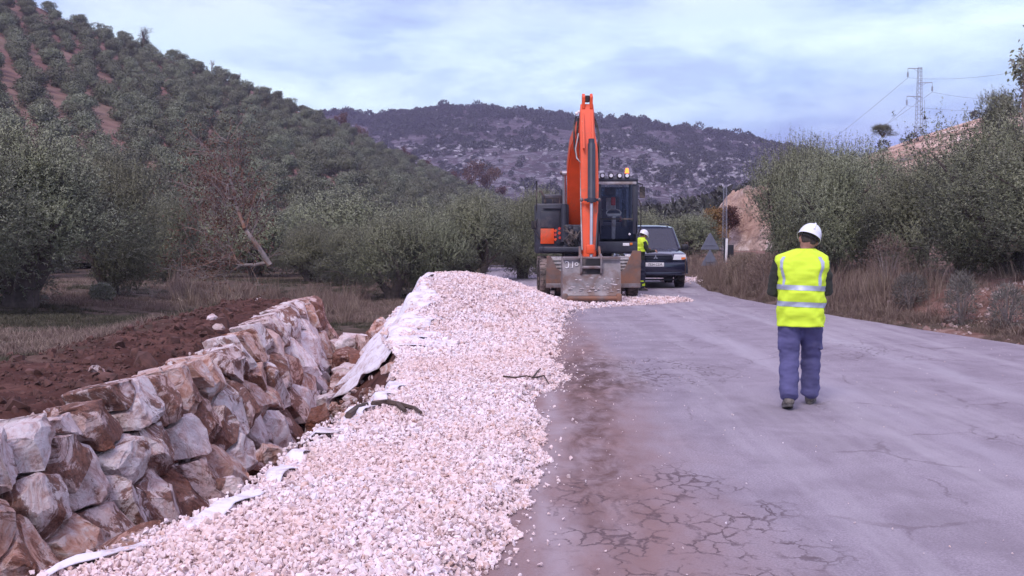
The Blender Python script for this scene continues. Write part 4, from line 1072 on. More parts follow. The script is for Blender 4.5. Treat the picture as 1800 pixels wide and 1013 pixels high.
scatter('mountain_scrub', pts, [(0, 0, rg.uniform(0, 6.3)) for _ in pts], scs, rg.integers(0, 3, len(pts)), [free_obj('s', m) for m in SHR], 'dark round shrubs dotted over the far mountain', 'scrub')
k = NT('limestone'); k.col(k.ramp(k.noise(k.pos(), .5, 5, .65), [(.3, (.18, .165, .18)), (.6, (.37, .35, .38))])); k.rough(.9); M_LIME = k.m
scatter('mountain_rocks', rp, rg.uniform(-1, 1, (len(rp), 3)) * np.array([.4, .4, 3.1]), np.array(rs_)[:, None] * np.array([[1.1, 1.1, 1.1]]), rg.integers(0, 4, len(rp)), [free_obj('r', stone_mesh(400 + q, 14, .7, M_LIME, .5)) for q in range(4)], 'pale limestone outcrops over the far mountain', 'rocks')
print('mountain', len(pts), len(rp))
# scrub on the right hill, the hillock and at the mountain foot
pts = []; scs = []
for q in range(700):
    x = rg.uniform(8, 110); y = rg.uniform(45, 190)
    if abs(x / y) > .62: continue
    z = zg(x, y)
    if float(vnoise(x * .12, y * .12, 8)) < (.50 if z > 3 else .35): continue
    if x < Redge(y) + 2: continue
    u = 900 + FPX * x / y
    pts.append((x, y, z)); scs.append(rg.uniform(.5, 1.9) * (1.5 if y > 60 and z < 4 else .8))
for q in range(600):
    x = rg.uniform(-18, 26); y = rg.uniform(74, 300); pts.append((x * y / 90, y, zg(x * y / 90, y) - .1)); scs.append(rg.uniform(1.2, 3.6))
scatter('hill_scrub', pts, [(0, 0, rg.uniform(0, 6.3)) for _ in pts], scs, rg.integers(0, 3, len(pts)), [free_obj('s', m) for m in SHR], 'dark low bushes dotted over the right hill and valley', 'scrub')

# ------------------------------------------------------------------ grasses
def grass_mat(name, cols): return leaf_mat(name, cols, None, .15, .8)
M_DRY = grass_mat('dry_grass', [(.13, .088, .070), (.235, .170, .138), (.38, .30, .25)])
M_GREEN = grass_mat('green_grass', [(.045, .046, .028), (.080, .076, .048), (.13, .11, .075)])
def tuft(seed, n, H, spread, mat, w=.006, curve=.35, wisp=0):
    rg = np.random.default_rng(seed); V = []; F = []
    for q in range(n):
        b = np.array([rg.normal(0, spread * .35), rg.normal(0, spread * .35), -.02]); a = rg.uniform(0, 2 * PI); d = np.array([math.cos(a), math.sin(a), 0]); h = H * rg.uniform(.35, 1.0); c = curve * rg.uniform(.2, 1.4)
        s = np.array([-d[1], d[0], 0]) * w
        p1 = b + np.array([0, 0, h * .5]) + d * h * c * .3; p2 = b + np.array([0, 0, h * (1 - .3 * c)]) + d * h * c
        i = len(V); V += [b - s, b + s, p1 + s * .8, p1 - s * .8, p2 + s * .2, p2 - s * .2]; F += [(i, i + 1, i + 2, i + 3), (i + 3, i + 2, i + 4, i + 5)]
    me = mesh_np('t', V, F); me.materials.append(mat); return me
TD = [free_obj('t', tuft(500 + q, 34, .42, .22, M_DRY, .005, .5)) for q in range(4)] + [free_obj('t', tuft(510 + q, 16, .85, .25, M_DRY, .0055, .28)) for q in range(2)] + [free_obj('t', tuft(520, 60, .30, .3, M_DRY, .004, .9))]
n = 20000; y = np.where(rg.random(n) < .93, rg.uniform(9, 40, n), rg.uniform(40, 54, n)); d = rg.exponential(2.0, n) + .02; x = Redge(y) + d
dn = vnoise(x * .8, y * .8, 71) * .6 + vnoise(x * 2.6, y * 2.6, 72) * .4; bare_p = np.exp(-((y - 19.3) / 2.6) ** 2) * ((d > .8) & (d < 5)) + .45 * ((d > 3) & (y < 30))
keep = (x / y < .60) & (d < 13) & ((dn > .40 + .30 * bare_p) | (rg.random(n) < .10)) & ((d > .35) | (rg.random(n) < .7))
x, y, d = x[keep], y[keep], d[keep]; n = len(x); tall = ((y > 23) & (d < 4) & (rg.random(n) < .6)) | (rg.random(n) < .10)
P = np.stack([x, y, ground_h(x, y) - .01], -1); S = rg.uniform(.4, 1.0, n) * np.where(tall, 1.05, .62) * np.where(d < .4, .6, 1)
IX = np.where(tall, rg.integers(0, 7, n), rg.choice([0, 1, 2, 3, 6], n))
scatter('verge_grass', P, np.stack([rg.normal(0, .2, n), rg.normal(0, .2, n), rg.uniform(0, 6.3, n)], -1), S, IX, TD, 'dry brown grass and stalks thick along the right verge', 'grass')
TG = [free_obj('t', tuft(530 + q, 30, .16, .22, M_GREEN, .004, .8)) for q in range(3)] + [free_obj('t', tuft(540 + q, 24, .24, .22, M_DRY, .004, .8)) for q in range(2)]
n = 30000; y = rg.uniform(9, 45, n); x = rg.uniform(-.52, 0, n) * y
keep = (x < -1.5) & ~((x > Wedge(y) - .3) & (y < 24)) & ~((x > -5.9) & (y < 23.5)) & (x < Eedge(y) - .8)
dn = vnoise(x * .5, y * .5, 81) * .6 + vnoise(x * 2, y * 2, 82) * .4; keep &= (dn > .44) | (rg.random(n) < .12)
x, y = x[keep], y[keep]; n = len(x); P = np.stack([x, y, ground_h(x, y) - .01], -1); S = rg.uniform(.4, 1.0, n)
IX = np.where(vnoise(x * .25, y * .25, 83) > .5, rg.integers(0, 3, n), rg.integers(3, 5, n))
scatter('field_grass', P, np.stack([np.zeros(n), np.zeros(n), rg.uniform(0, 6.3, n)], -1), S, IX, TG, 'short green and dry grass over the field on the left', 'grass')
# reedy brush behind the wall, between the leaning tree and the two-stemmed olive
n = 1100; y = rg.uniform(26, 36, n); x = (rg.uniform(300, 640, n) - 900) / FPX * y; keep = vnoise(x * 1.1, y * 1.1, 91) > .5; x, y = x[keep], y[keep]; n = len(x)
P = np.stack([x, y, ground_h(x, y) - .02], -1); S = rg.uniform(.5, 1.3, n); IX = rg.integers(0, 7, n)
scatter('reedy_brush', P, np.stack([rg.normal(0, .25, n), rg.normal(0, .25, n), rg.uniform(0, 6.3, n)], -1), S, IX, [free_obj('t', o.data) for o in TD], 'dry reedy brush at the foot of the leaning tree', 'brush')
# single low shrubs that can be told apart
def shrub(u, v, Y, w, h, mat, label, name='shrub', n=2600, ll=.07, lw=.022):
    P0 = at(u, v, Y); z = zg(P0.x, Y); t = thing(name, label, 'bush', (P0.x, Y, z)); r = np.random.default_rng(int(u))
    mb = MB()
    for q in range(14):
        a = q * 2.4; e = Vector((math.cos(a) * w * .4 * random.uniform(.3, 1), math.sin(a) * w * .4, h * random.uniform(.5, .95))); mb.tube([(0, 0, -.05), e * .5 + Vector((0, 0, .05)), e], [.014, .009, .003], 4)
    add_obj('stem', mb.mesh('stem', 60), t, M_GREYBARK)
    d = unit(r.normal(size=(n, 3)) + np.array([0, 0, .4])); P = d * r.uniform(.3, 1, (n, 1)) ** .5 * np.array([w / 2, w / 2, h * .55]) + np.array([0, 0, h * .45]); P[:, 2] = np.maximum(P[:, 2], .02)
    V, F = leaves(P, unit(d * .4 + r.normal(size=(n, 3)) * .5 + np.array([0, 0, .5])), ll * r.uniform(.6, 1.3, n), lw, r)
    me = mesh_np('f', V, F); me.materials.append(mat); add_obj('foliage', me, t); return t
shrub(180, 508, 28, .65, .5, M_OLIVE, 'small dark green bush alone on the left field')
M_GREYSH = grass_mat('grey_shrub', [(.10, .095, .085), (.17, .16, .14), (.25, .24, .21)])
shrub(1690, 540, 18.6, .55, .95, M_GREYSH, 'tall grey-green weed clump in front of the stony bank', 'weed_clump', 1500, .10, .012)
shrub(1770, 560, 17.4, .6, .8, M_GREYSH, 'grey-green weed clump at the right end of the verge', 'weed_clump', 1400, .10, .012)
shrub(1600, 520, 20.8, .7, .7, M_GREYSH, 'broad grey weed clump left of the stony bank', 'weed_clump', 1400, .10, .012)
shrub(1560, 455, 24, 1.1, 1.3, M_DRY, 'reddish dry twiggy bush below the right-hand olives', 'dry_bush', 1500, .12, .010)
shrub(1312, 480, 31, 1.3, .9, M_DRY, 'tall dry brown bush on the verge right of the white post', 'dry_bush', 3800, .14, .010)
shrub(1350, 480, 28, 1.3, 1.0, M_DRY, 'dry brown bush left of the walking man', 'dry_bush', 3600, .14, .010)
# stones spilling from the right bank
n = 2600; y = rg.uniform(12, 20, n); x = Redge(y) + np.abs(rg.normal(2.0, 1.0, n)); y[:600] = rng.uniform(12, 30, 600); x[:600] = Redge(y[:600]) + rg.uniform(.1, 8, 600); y2 = np.where(np.arange(n) < 600, y, y)
M_BST = mat_plain('bank_stone', (.46, .36, .34), .9, var=.5, scale=3, obj=False, dirt=(.18, .08, .06), dirt_amt=.6)
scatter('bank_stones', np.stack([x, y2, ground_h(x, y2)], -1), rg.uniform(-PI, PI, (n, 3)), rg.exponential(.035, n) + .02, rg.integers(0, 4, n), [free_obj('b', stone_mesh(600 + q, 12, .7, M_BST, .5)) for q in range(4)], 'loose stones over the bare right-hand bank', 'stones')
# twigs on the gravel
M_TWIG = mat_plain('twig', (.075, .050, .040), .9, var=.4)
def twig(pts, r, label, cat='branch'):
    mb = MB()
    for q in pts:
        W = []
        for (u, v) in q:
            p0 = gz(u, v, .1); W.append(Vector((p0.x, p0.y, float(gravel_h(np.array([p0.x]), np.array([p0.y]))[0]) + .04)))
        mb.tube(W, [r * (1 - .6 * i / len(W)) for i in range(len(W))], 5)
    o = mb.build('fallen_branch', M_TWIG); tag(o, label, cat)
twig([[(885, 665), (905, 667), (925, 664), (940, 668)], [(936, 668), (944, 658), (950, 652)], [(940, 668), (956, 662), (965, 666)]], .012, 'thin dead branch lying across the gravel edge beside the road')
twig([[(655, 716), (680, 712), (705, 716), (728, 722), (740, 730)], [(700, 716), (712, 726)]], .030, 'dark muddy root lying on the gravel near the channel')
twig([[(612, 735), (628, 722), (645, 716)]], .035, 'short muddy root sticking out at the sheet edge')
# ================================================================== EXCAVATOR
M_ORG = mat_plain('orange_paint', (.82, .090, .016), .40, var=.10, scale=3, dirt=(.36, .12, .06), dirt_amt=.22, coat=.25, bump=.001)
M_DKG = mat_plain('charcoal_paint', (.036, .038, .056), .45, var=.25, scale=3, dirt=(.13, .11, .11), dirt_amt=.12)
M_BLK = mat_plain('black_rubber', (.022, .021, .024), .8, var=.3, scale=5, dirt=(.16, .13, .12), dirt_amt=.5)
M_TYRE = mat_plain('muddy_tyre', (.060, .052, .050), .95, var=.4, scale=5, dirt=(.26, .20, .18), dirt_amt=.55)
M_STEEL = mat_plain('worn_steel', (.24, .215, .225), .5, .35, var=.3, scale=4, dirt=(.17, .11, .095), dirt_amt=.55, bump=.003)
M_RSTEEL = mat_plain('rusty_steel', (.17, .125, .115), .7, .2, var=.35, scale=4, dirt=(.26, .13, .085), dirt_amt=.7, bump=.003)
M_CHROME = mat_plain('cylinder_rod', (.42, .41, .44), .3, .8, var=.1)
M_LGREY = mat_plain('light_grey_paint', (.44, .42, .44), .6, var=.2, scale=5, dirt=(.26, .2, .18), dirt_amt=.5)
M_WHITE = mat_plain('white_paint', (.82, .80, .82), .5, var=.06)
M_RED = mat_plain('red_plastic', (.60, .05, .04), .5, var=.1)
M_SEAT = mat_plain('seat_fabric', (.075, .070, .090), .9, var=.3)
def glass_mat(name, tint=(.5, .6, .7), a=.35, rough=.03):
    k = NT(name); k.b.inputs['Base Color'].default_value = (.02, .028, .055, 1); k.rough(rough); k.spec(1.0); k.b.inputs['Coat Weight'].default_value = .2
    tr = k.n('ShaderNodeBsdfTransparent'); tr.inputs[0].default_value = tint + (1,); ms = k.n('ShaderNodeMixShader'); ms.inputs[0].default_value = a
    k.l(tr.outputs[0], ms.inputs[1]); k.l(k.b.outputs[0], ms.inputs[2]); k.l(ms.outputs[0], k.out.inputs[0]); return k.m
M_GLASS = glass_mat('cab_glass', (.75, .82, .86), .22)
M_CARGL = glass_mat('car_glass', (.40, .50, .72), .72, .06)
def emis(name, c, s):
    k = NT(name); k.col(c); k.b.inputs['Emission Color'].default_value = c + (1,); k.b.inputs['Emission Strength'].default_value = s; return k.m
M_LAMP = mat_plain('lamp_lens', (.85, .85, .9), .2, var=.03, spec=1.0)
M_BEACON = emis('beacon_orange', (1.0, .22, .03), 2.2)
M_AMBER = mat_plain('amber_lens', (.8, .2, .03), .3, var=.05)
M_INK = mat_plain('ink', (.02, .02, .025), .6, var=.1)
EXC = Vector((1.98, 28.6, 0.0))
ex = thing('excavator', 'orange and charcoal wheeled excavator with its bucket resting on the gravel', 'excavator', EXC)
def el(u, v, Y): return at(u, v, Y) - EXC
def X_(u, Y): return (u - 900) / FPX * Y - EXC.x
def Z_(v, Y): return at(900, v, Y).z
def textobj(s, size, m, parent, loc, rot=(PI / 2, 0, 0), name='lettering', ext=.002, ax='CENTER'):
    cu = bpy.data.curves.new(name, 'FONT'); cu.body = s; cu.size = size; cu.extrude = ext; cu.align_x = ax; cu.align_y = 'CENTER'
    tmp = bpy.data.objects.new('tmp', cu); C.objects.link(tmp); bpy.context.view_layer.update()
    me = bpy.data.meshes.new_from_object(tmp.evaluated_get(bpy.context.evaluated_depsgraph_get())); bpy.data.objects.remove(tmp)
    o = add_obj(name, me, parent, m); o.location = loc; o.rotation_euler = rot; return o
def wheel(parent, c, r, w, m, rimm, treads=22, name='wheel', axis_y=False):
    mb = MB(); n = 36; prof = [(-.5, .62), (-.5, .90), (-.44, .97), (-.30, 1.0), (.30, 1.0), (.44, .97), (.5, .90), (.5, .62)]
    rings = []
    for i in range(n):
        a = 2 * PI * i / n; rings.append([(c[0] + px * w, c[1] + math.cos(a) * r * pr, c[2] + math.sin(a) * r * pr) for px, pr in prof])
    rr_ = [[mb.bm.verts.new(p) for p in q] for q in rings]
    for i in range(n):
        a, b = rr_[i], rr_[(i + 1) % n]
        for j in range(len(prof) - 1): mb.bm.faces.new((a[j], a[j + 1], b[j + 1], b[j]))
    for i in range(treads):
        for s in (-1, 1):
            a = 2 * PI * (i + (.5 if s > 0 else 0)) / treads
            mb.box((c[0] + s * w * .24, c[1] + math.cos(a) * r * 1.0, c[2] + math.sin(a) * r * 1.0), (w * .46, r * .10, r * .055), (a - PI / 2 if False else a + PI / 2, 0, 0))
    o = mb.build(name, m, parent); 
    mb = MB(); mb.cyl((c[0] - w * .3, c[1], c[2]), (c[0] + w * .3, c[1], c[2]), r * .63, n=28); mb.cyl((c[0] - w * .46, c[1], c[2]), (c[0] + w * .46, c[1], c[2]), r * .22, n=18)
    for i in range(8):
        a = i * PI / 4; mb.cyl((c[0] - w * .36, c[1] + math.cos(a) * r * .4, c[2] + math.sin(a) * r * .4), (c[0] + w * .36, c[1] + math.cos(a) * r * .4, c[2] + math.sin(a) * r * .4), r * .04, n=6)
    mb.build('rim', rimm, o); return o
# chassis
MB().box((.05, .1, .82), (.95, 4.4, .42), bev=.04).box((.05, .1, 1.12), (1.25, 1.3, .14), bev=.02).cyl((.0, .2, 1.02), (.0, .2, 1.24), .62, n=32).build('chassis', M_DKG, ex)
for yy in (-1.25, 1.35):
    MB().box((0, yy, .52), (1.5, .26, .24), bev=.03).cyl((-.35, yy, .52), (.35, yy, .52), .2, n=16).build('axle', M_DKG, ex)
    for sx in (-1, 1):
        for q in (0, 1): wheel(ex, (.0 + sx * (1.13 - .40 * q), yy, .51), .51, .27, M_TYRE, M_DKG)
# front dozer blade with raised corners
by = -2.05; Yb = EXC.y + by
def bx(u): return X_(u, Yb)
def bz(v): return Z_(v, Yb)
MB().prism([(bx(960), bz(506)), (bx(1126), bz(506)), (bx(1127), bz(441)), (bx(1112), bz(441)), (bx(1099), bz(472)), (bx(1088), bz(480)), (bx(990), bz(480)), (bx(979), bz(472)), (bx(968), bz(450)), (bx(961), bz(450))], 'y', by, by + .06).build('blade', M_RSTEEL, ex, bevel=.01)
MB().box(((bx(960) + bx(1126)) / 2, by - .025, bz(502)), (bx(1126) - bx(960), .04, .11), bev=.008).build('cutting_edge', M_STEEL, ex)
for u0 in (963, 1122): MB().prism([(by + .06, bz(504)), (by + .06, bz(450)), (by + .55, bz(480)), (by + .7, bz(504))], 'x', bx(u0) - .02, bx(u0) + .02).build('side_gusset', M_RSTEEL, ex)
for s in (-1, 1): MB().box((s * .38, by + .6, .72), (.16, 1.2, .18), (R(6), 0, 0), bev=.02).cyl((s * .38, by + .2, 1.02), (s * .38, by + 1.0, .86), .07, n=12).build('blade_arm', M_RSTEEL, ex)
# light ribbed fenders behind the blade corners
for (u0, u1, v0, v1) in ((968, 991, 454, 486), (1087, 1106, 453, 482)):
    Yf = EXC.y - 1.8; x0, x1 = X_(u0, Yf), X_(u1, Yf); z0, z1 = Z_(v1, Yf), Z_(v0, Yf)
    mb = MB().box(((x0 + x1) / 2, -1.75, (z0 + z1) / 2), (x1 - x0, .05, z1 - z0), bev=.01)
    for q in range(5): mb.box(((x0 + x1) / 2, -1.785, z0 + (z1 - z0) * (q + .5) / 5), (x1 - x0 - .03, .035, (z1 - z0) * .09), bev=.01)
    mb.box(((x0 + x1) / 2, -1.3, z1 + .01), (x1 - x0, .95, .03), bev=.008); mb.build('fender', M_LGREY, ex)
# upper structure: platform
MB().box((.0, .35, 1.26), (2.3, 3.1, .14), bev=.03).build('platform', M_DKG, ex)
# counterweight and engine hood at the rear
MB().box((0, 1.75, 1.72), (2.36, .75, .95), bev=.14).build('counterweight', M_ORG, ex)
MB().box((-.1, 1.15, 1.85), (2.2, .9, 1.0), bev=.06).build('engine_hood', M_DKG, ex)
# left side box (photo left): dark panels above, orange door below, skirt with lamp
Yl = EXC.y - .65; yl = -.65
lx0, lx1 = X_(941, Yl), X_(1000, Yl)
MB().box(((lx0 + lx1) / 2, yl + .65, (Z_(446, Yl) + Z_(358, Yl)) / 2), (lx1 - lx0, 1.3, Z_(358, Yl) - Z_(446, Yl)), bev=.05).build('side_box', M_DKG, ex)
for (u0, u1, v0, v1, m_, nm) in ((950, 984, 372, 401, M_DKG, 'panel'), (950, 974, 402, 429, M_ORG, 'panel'), (976, 989, 402, 429, M_DKG, 'panel')):
    a, b = X_(u0, Yl), X_(u1, Yl); c, d = Z_(v1, Yl), Z_(v0, Yl)
    MB().box(((a + b) / 2, yl - .015, (c + d) / 2), (b - a, .05, d - c), bev=.015).build(nm, m_, ex)
MB().box((X_(973, Yl), yl - .04, Z_(366, Yl)), (.56, .05, .05), bev=.01).build('panel_trim', M_DKG, ex)
for q, (u, v) in enumerate(((976, 406), (976, 413), (976, 421), (983, 402), (983, 410), (984, 418))): MB().box((X_(u, Yl), yl - .05, Z_(v, Yl)), (.06, .015, .07), (0, .5, 0)).build('stripe', M_RED if q % 2 else M_ORG, ex)
MB().box((X_(968, Yl), yl - .03, Z_(438, Yl)), (.62, .05, .12), bev=.015).build('skirt', M_DKG, ex)
for (u, v, YY) in ((967, 437, Yl),):
    MB().box((X_(u, YY), yl - .07, Z_(v, YY)), (.17, .03, .075), bev=.01).build('marker_lamp', M_LAMP, ex)
# orange hood flank visible outside the side box
MB().box((X_(947, Yl) - .02, yl + .7, Z_(416, Yl)), (.08, 1.2, .42), bev=.02).build('flank', M_ORG, ex)
# rail, mirror, antenna, exhaust
MB().tube([(X_(943, Yl), yl, Z_(372, Yl)), (X_(943, Yl), yl, Z_(318, Yl))], .016, 6).build('antenna', M_BLK, ex)
MB().tube([(X_(959, Yl), yl + .1, Z_(362, Yl)), (X_(956, Yl), yl + .1, Z_(345, Yl)), (X_(951, Yl), yl + .1, Z_(336, Yl)), (X_(947, Yl), yl + .1, Z_(337, Yl))], .028, 6).build('mirror_arm', M_BLK, ex)
MB().tube([(X_(950, Yl), yl - .02, Z_(420, Yl)), (X_(938, Yl), yl - .1, Z_(405, Yl)), (X_(944, Yl), yl, Z_(385, Yl))], .014, 6).box((X_(938, Yl), yl - .1, Z_(396, Yl)), (.13, .07, .22), bev=.02).build('low_mirror', M_BLK, ex)
MB().tube([(X_(960, Yl), yl + .2, Z_(360, Yl)), (X_(960, Yl), yl + .2, Z_(348, Yl)), (X_(984, Yl), yl + .2, Z_(348, Yl)), (X_(984, Yl), yl + .2, Z_(360, Yl))], .015, 6).tube([(X_(972, Yl), yl + .2, Z_(360, Yl)), (X_(972, Yl), yl + .2, Z_(348, Yl))], .015, 6).build('handrail', M_BLK, ex)
MB().box((X_(970, Yl + .8), yl + .8, Z_(350, Yl)), (.55, .5, .28), bev=.05).cyl((X_(992, Yl), yl + .8, 2.4), (X_(992, Yl), yl + .8, 2.85), .07, n=14).build('exhaust_cover', M_DKG, ex)
# machinery between the side box and the cab, below the boom foot
Ym = EXC.y - .75
mb = MB(); rr = random.Random(3)
mb.box((X_(1012, Ym), -.45, Z_(420, Ym)), (.62, .8, .75), bev=.04)
for q in range(16):
    u = rr.uniform(992, 1024); v = rr.uniform(398, 444); mb.box((X_(u, Ym), -.88 + rr.uniform(-.03, .04), Z_(v, Ym)), (rr.uniform(.06, .18), .08, rr.uniform(.06, .16)), (0, rr.uniform(-.3, .3), 0), bev=.012)
mb.build('valve_block', M_DKG, ex)
mb = MB()
for q in range(9):
    u = rr.uniform(990, 1026); v = rr.uniform(396, 410); P0 = Vector((X_(u, Ym), -.9, Z_(v, Ym))); P1 = Vector((X_(rr.uniform(990, 1026), Ym), -1.02, Z_(rr.uniform(415, 432), Ym))); P2 = Vector((X_(rr.uniform(1000, 1022), Ym), -.88, Z_(446, Ym)))
    mb.tube([P0, P0.lerp(P1, .6) + Vector((0, -.08, 0)), P1, P2], .022, 6)
mb.build('hose', M_BLK, ex)
for (u, v, r) in ((999, 424, .075), (1008, 416, .055), (1013, 415, .04)): MB().cyl((X_(u, Ym), -.96, Z_(v, Ym)), (X_(u, Ym), -.88, Z_(v, Ym)), r, n=16).build('hose_coupling', M_STEEL, ex)
# cab
Yc = EXC.y - 1.25; yc = -1.25
cx0, cx1 = X_(1051, Yc), X_(1121, Yc); cz0, cz1 = Z_(446, Yc), Z_(318, Yc)
def cx_(u): return X_(u, Yc)
def cz_(v): return Z_(v, Yc)
dpt = 1.45
cabm = MB()
for (x, w_) in ((cx0 + .04, .08), (cx1 - .07, .13)): cabm.box((x, yc + .05, (cz_(412) + cz1) / 2), (w_, .10, cz1 - cz_(412)), bev=.02)
for (x, w_) in ((cx0 + .04, .08), (cx1 - .04, .08)): cabm.box((x, yc + dpt, (cz0 + cz1) / 2), (w_, .10, cz1 - cz0), bev=.02)
cabm.box(((cx0 + cx1) / 2, yc + dpt / 2, cz1 + .03), (cx1 - cx0, dpt + .05, .09), bev=.035)
cabm.box(((cx0 + cx1) / 2, yc + dpt / 2, cz0 + .14), (cx1 - cx0, dpt, .28), bev=.035)
cabm.box((cx0 + .03, yc + dpt / 2, cz0 + .55), (.05, dpt, .6), bev=.01).box((cx1 - .03, yc + dpt / 2, cz0 + .55), (.05, dpt, .6), bev=.01)
cabm.box(((cx0 + cx1) / 2, yc + dpt, cz0 + .55), (cx1 - cx0, .05, .6), bev=.01)
cabm.build('cab', M_DKG, ex)
MB().box(((cx0 + cx1) / 2 - .02, yc - .01, cz_(322)), (cx1 - cx0 - .06, .07, .07), bev=.01).build('window_header', M_LGREY, ex)
MB().box(((cx0 + cx1) / 2, yc - .015, cz_(434)), (cx1 - cx0 - .02, .05, .27), bev=.02).build('front_panel', M_DKG, ex)
MB().box(((cx0 + cx1) / 2 - .03, yc + .0, cz_(385)), (cx1 - cx0 - .18, .035, .035)).build('window_bar', M_BLK, ex)
MB().poly([(cx0 + .07, yc + .03, cz_(420)), (cx1 - .12, yc + .03, cz_(420)), (cx1 - .12, yc + .03, cz_(386)), (cx0 + .07, yc + .03, cz_(386))]).build('lower_window', M_GLASS, ex)
MB().poly([(cx0 + .07, yc + .07, cz_(384)), (cx1 - .12, yc + .07, cz_(384)), (cx1 - .12, yc + .07, cz_(325)), (cx0 + .07, yc + .07, cz_(325))]).build('front_window', M_GLASS, ex)
MB().poly([(cx0 + .08, yc + dpt - .03, cz_(400)), (cx1 - .08, yc + dpt - .03, cz_(400)), (cx1 - .08, yc + dpt - .03, cz_(325)), (cx0 + .08, yc + dpt - .03, cz_(325))]).build('rear_window', M_CARGL, ex)
MB().box((cx_(1079), yc + .95, cz_(395)), (.52, .5, .14), bev=.05).box((cx_(1080), yc + 1.15, cz_(366)), (.50, .16, .70), (R(-8), 0, 0), bev=.06).box((cx_(1080), yc + 1.2, cz_(334)), (.30, .12, .22), bev=.05).build('seat', M_SEAT, ex)
MB().box((cx_(1080), yc + 1.04, cz_(357)), (.26, .03, .34), (R(-8), 0, 0), bev=.02).build('seat_insert', M_LGREY, ex)
MB().box((cx_(1084), yc + 1.015, cz_(352)), (.12, .03, .22), (R(-8), 0, 0), bev=.02).build('seat_patch', M_RED, ex)
MB().box((cx_(1081), yc + .42, cz_(400)), (.10, .12, .62), (R(14), 0, 0), bev=.03).box((cx_(1081), yc + .36, cz_(378)), (.34, .10, .08), bev=.02).tube([(cx_(1081) + math.cos(a * PI / 8) * .19, yc + .40 + math.sin(a * PI / 8) * .07, cz_(374) + math.sin(a * PI / 8) * .10) for a in range(17)], .016, 6).build('steering_column', M_LGREY, ex)
for u in (1060, 1103): MB().box((cx_(u), yc + .8, cz_(392)), (.10, .5, .20), bev=.03).cyl((cx_(u), yc + .62, cz_(386)), (cx_(u), yc + .58, cz_(372)), .025, n=8).ball((cx_(u), yc + .58, cz_(369)), .04, 1).build('armrest', M_BLK, ex)
for q, u in enumerate((1058, 1073, 1088, 1101)):
    MB().box((cx_(u), yc - .02, cz1 + .13), (.13, .10, .13), bev=.03).build('work_lamp_housing', M_BLK, ex)
    MB().cyl((cx_(u), yc - .07, cz1 + .13), (cx_(u), yc - .085, cz1 + .13), .047, n=16).build('work_lamp', M_LAMP, ex)
MB().cyl((cx_(1103), yc + .25, cz1 + .07), (cx_(1103), yc + .25, cz1 + .17), .06, n=16).build('beacon_base', M_BLK, ex)
MB().cyl((cx_(1103), yc + .25, cz1 + .17), (cx_(1103), yc + .25, cz1 + .30), .058, .045, n=18).ball((cx_(1103), yc + .25, cz1 + .30), .045, 2).build('beacon', M_BEACON, ex)
MB().box((cx_(1100), yc - .055, cz_(430)), (.17, .02, .075), bev=.01).build('number_plate', M_WHITE, ex)
MB().box((cx_(1109), yc - .055, cz_(429)), (.07, .02, .06), bev=.01).build('indicator', M_AMBER, ex)
MB().ball((cx_(1106), yc - .05, cz_(412)), .035, 1).build('small_lamp', M_LAMP, ex)
MB().box((cx1 + .12, yc + .1, cz_(338)), (.14, .06, .30), bev=.025).tube([(cx1 - .02, yc + .06, cz_(322)), (cx1 + .12, yc + .1, cz_(324)), (cx1 + .12, yc + .1, cz_(334))], .014, 6).build('mirror', M_BLK, ex)
MB().tube([(cx1 + .02, yc + .1, cz_(415)), (cx1 + .08, yc + .05, cz_(400)), (cx1 + .08, yc + .05, cz_(360)), (cx1 + .02, yc + .1, cz_(350))], .016, 6).build('grab_rail', M_BLK, ex)
MB().box((cx1 - .3, yc + .5, cz0 - .2), (.8, .9, .10), bev=.02).box((cx1 - .2, yc + .3, cz0 - .42), (.6, .5, .05), bev=.01).build('cab_step', M_RSTEEL, ex)
# boom: side profile (y, z) in its own plane, lofted with a box section
def boom_sect(path, hs, ws, xs_):
    rings = []
    for i, (y, z) in enumerate(path):
        a = path[max(i - 1, 0)]; b = path[min(i + 1, len(path) - 1)]; t = Vector((b[0] - a[0], b[1] - a[1])).normalized(); nrm = Vector((-t.y, t.x)); h, w_, x = hs[i] / 2, ws[i] / 2, xs_[i]
        c = .03
        rings.append([(x + sx * (w_ - (c if ch else 0)), y + nrm.x * s * (h - (0 if ch else c)), z + nrm.y * s * (h - (0 if ch else c))) for sx, s, ch in
                      ((-1, -1, 0), (-1, -1, 1), (1, -1, 1), (1, -1, 0), (1, 1, 0), (1, 1, 1), (-1, 1, 1), (-1, 1, 0))])
    return rings
# image-measured heights: foot under v=425, crown at v=190
xb = lambda u, y: X_(u, EXC.y + y)
bpath = [(.30, 1.55), (-.05, 2.05), (-.45, 2.75), (-.78, 3.40), (-1.15, 3.95), (-1.62, 4.33), (-2.05, 4.45)]
bx_s = [xb(1011, 0), xb(1011, 0), xb(1012, -.4), xb(1012, -.8), xb(1016, -1.1), xb(1024, -1.6), xb(1030, -2.0)]
MB().loft(boom_sect(bpath, [.44, .58, .66, .72, .62, .48, .30], [.40, .44, .46, .46, .44, .36, .30], bx_s)).build('boom', M_ORG, ex, smooth=30)
# flange strips along the boom's front edges (light catching)
for sx in (-1, 1):
    mb = MB(); pts = []
    for (y, z), h, x, w_ in zip(bpath, [.44, .58, .66, .72, .62, .48, .30], bx_s, [.40, .44, .46, .46, .44, .36, .30]): pts.append((x + sx * (w_ / 2 + .004), y - h * .5 * .86, z - h * .5 * .35))
    mb.tube(pts, .018, 6).build('boom_flange', M_ORG, ex)
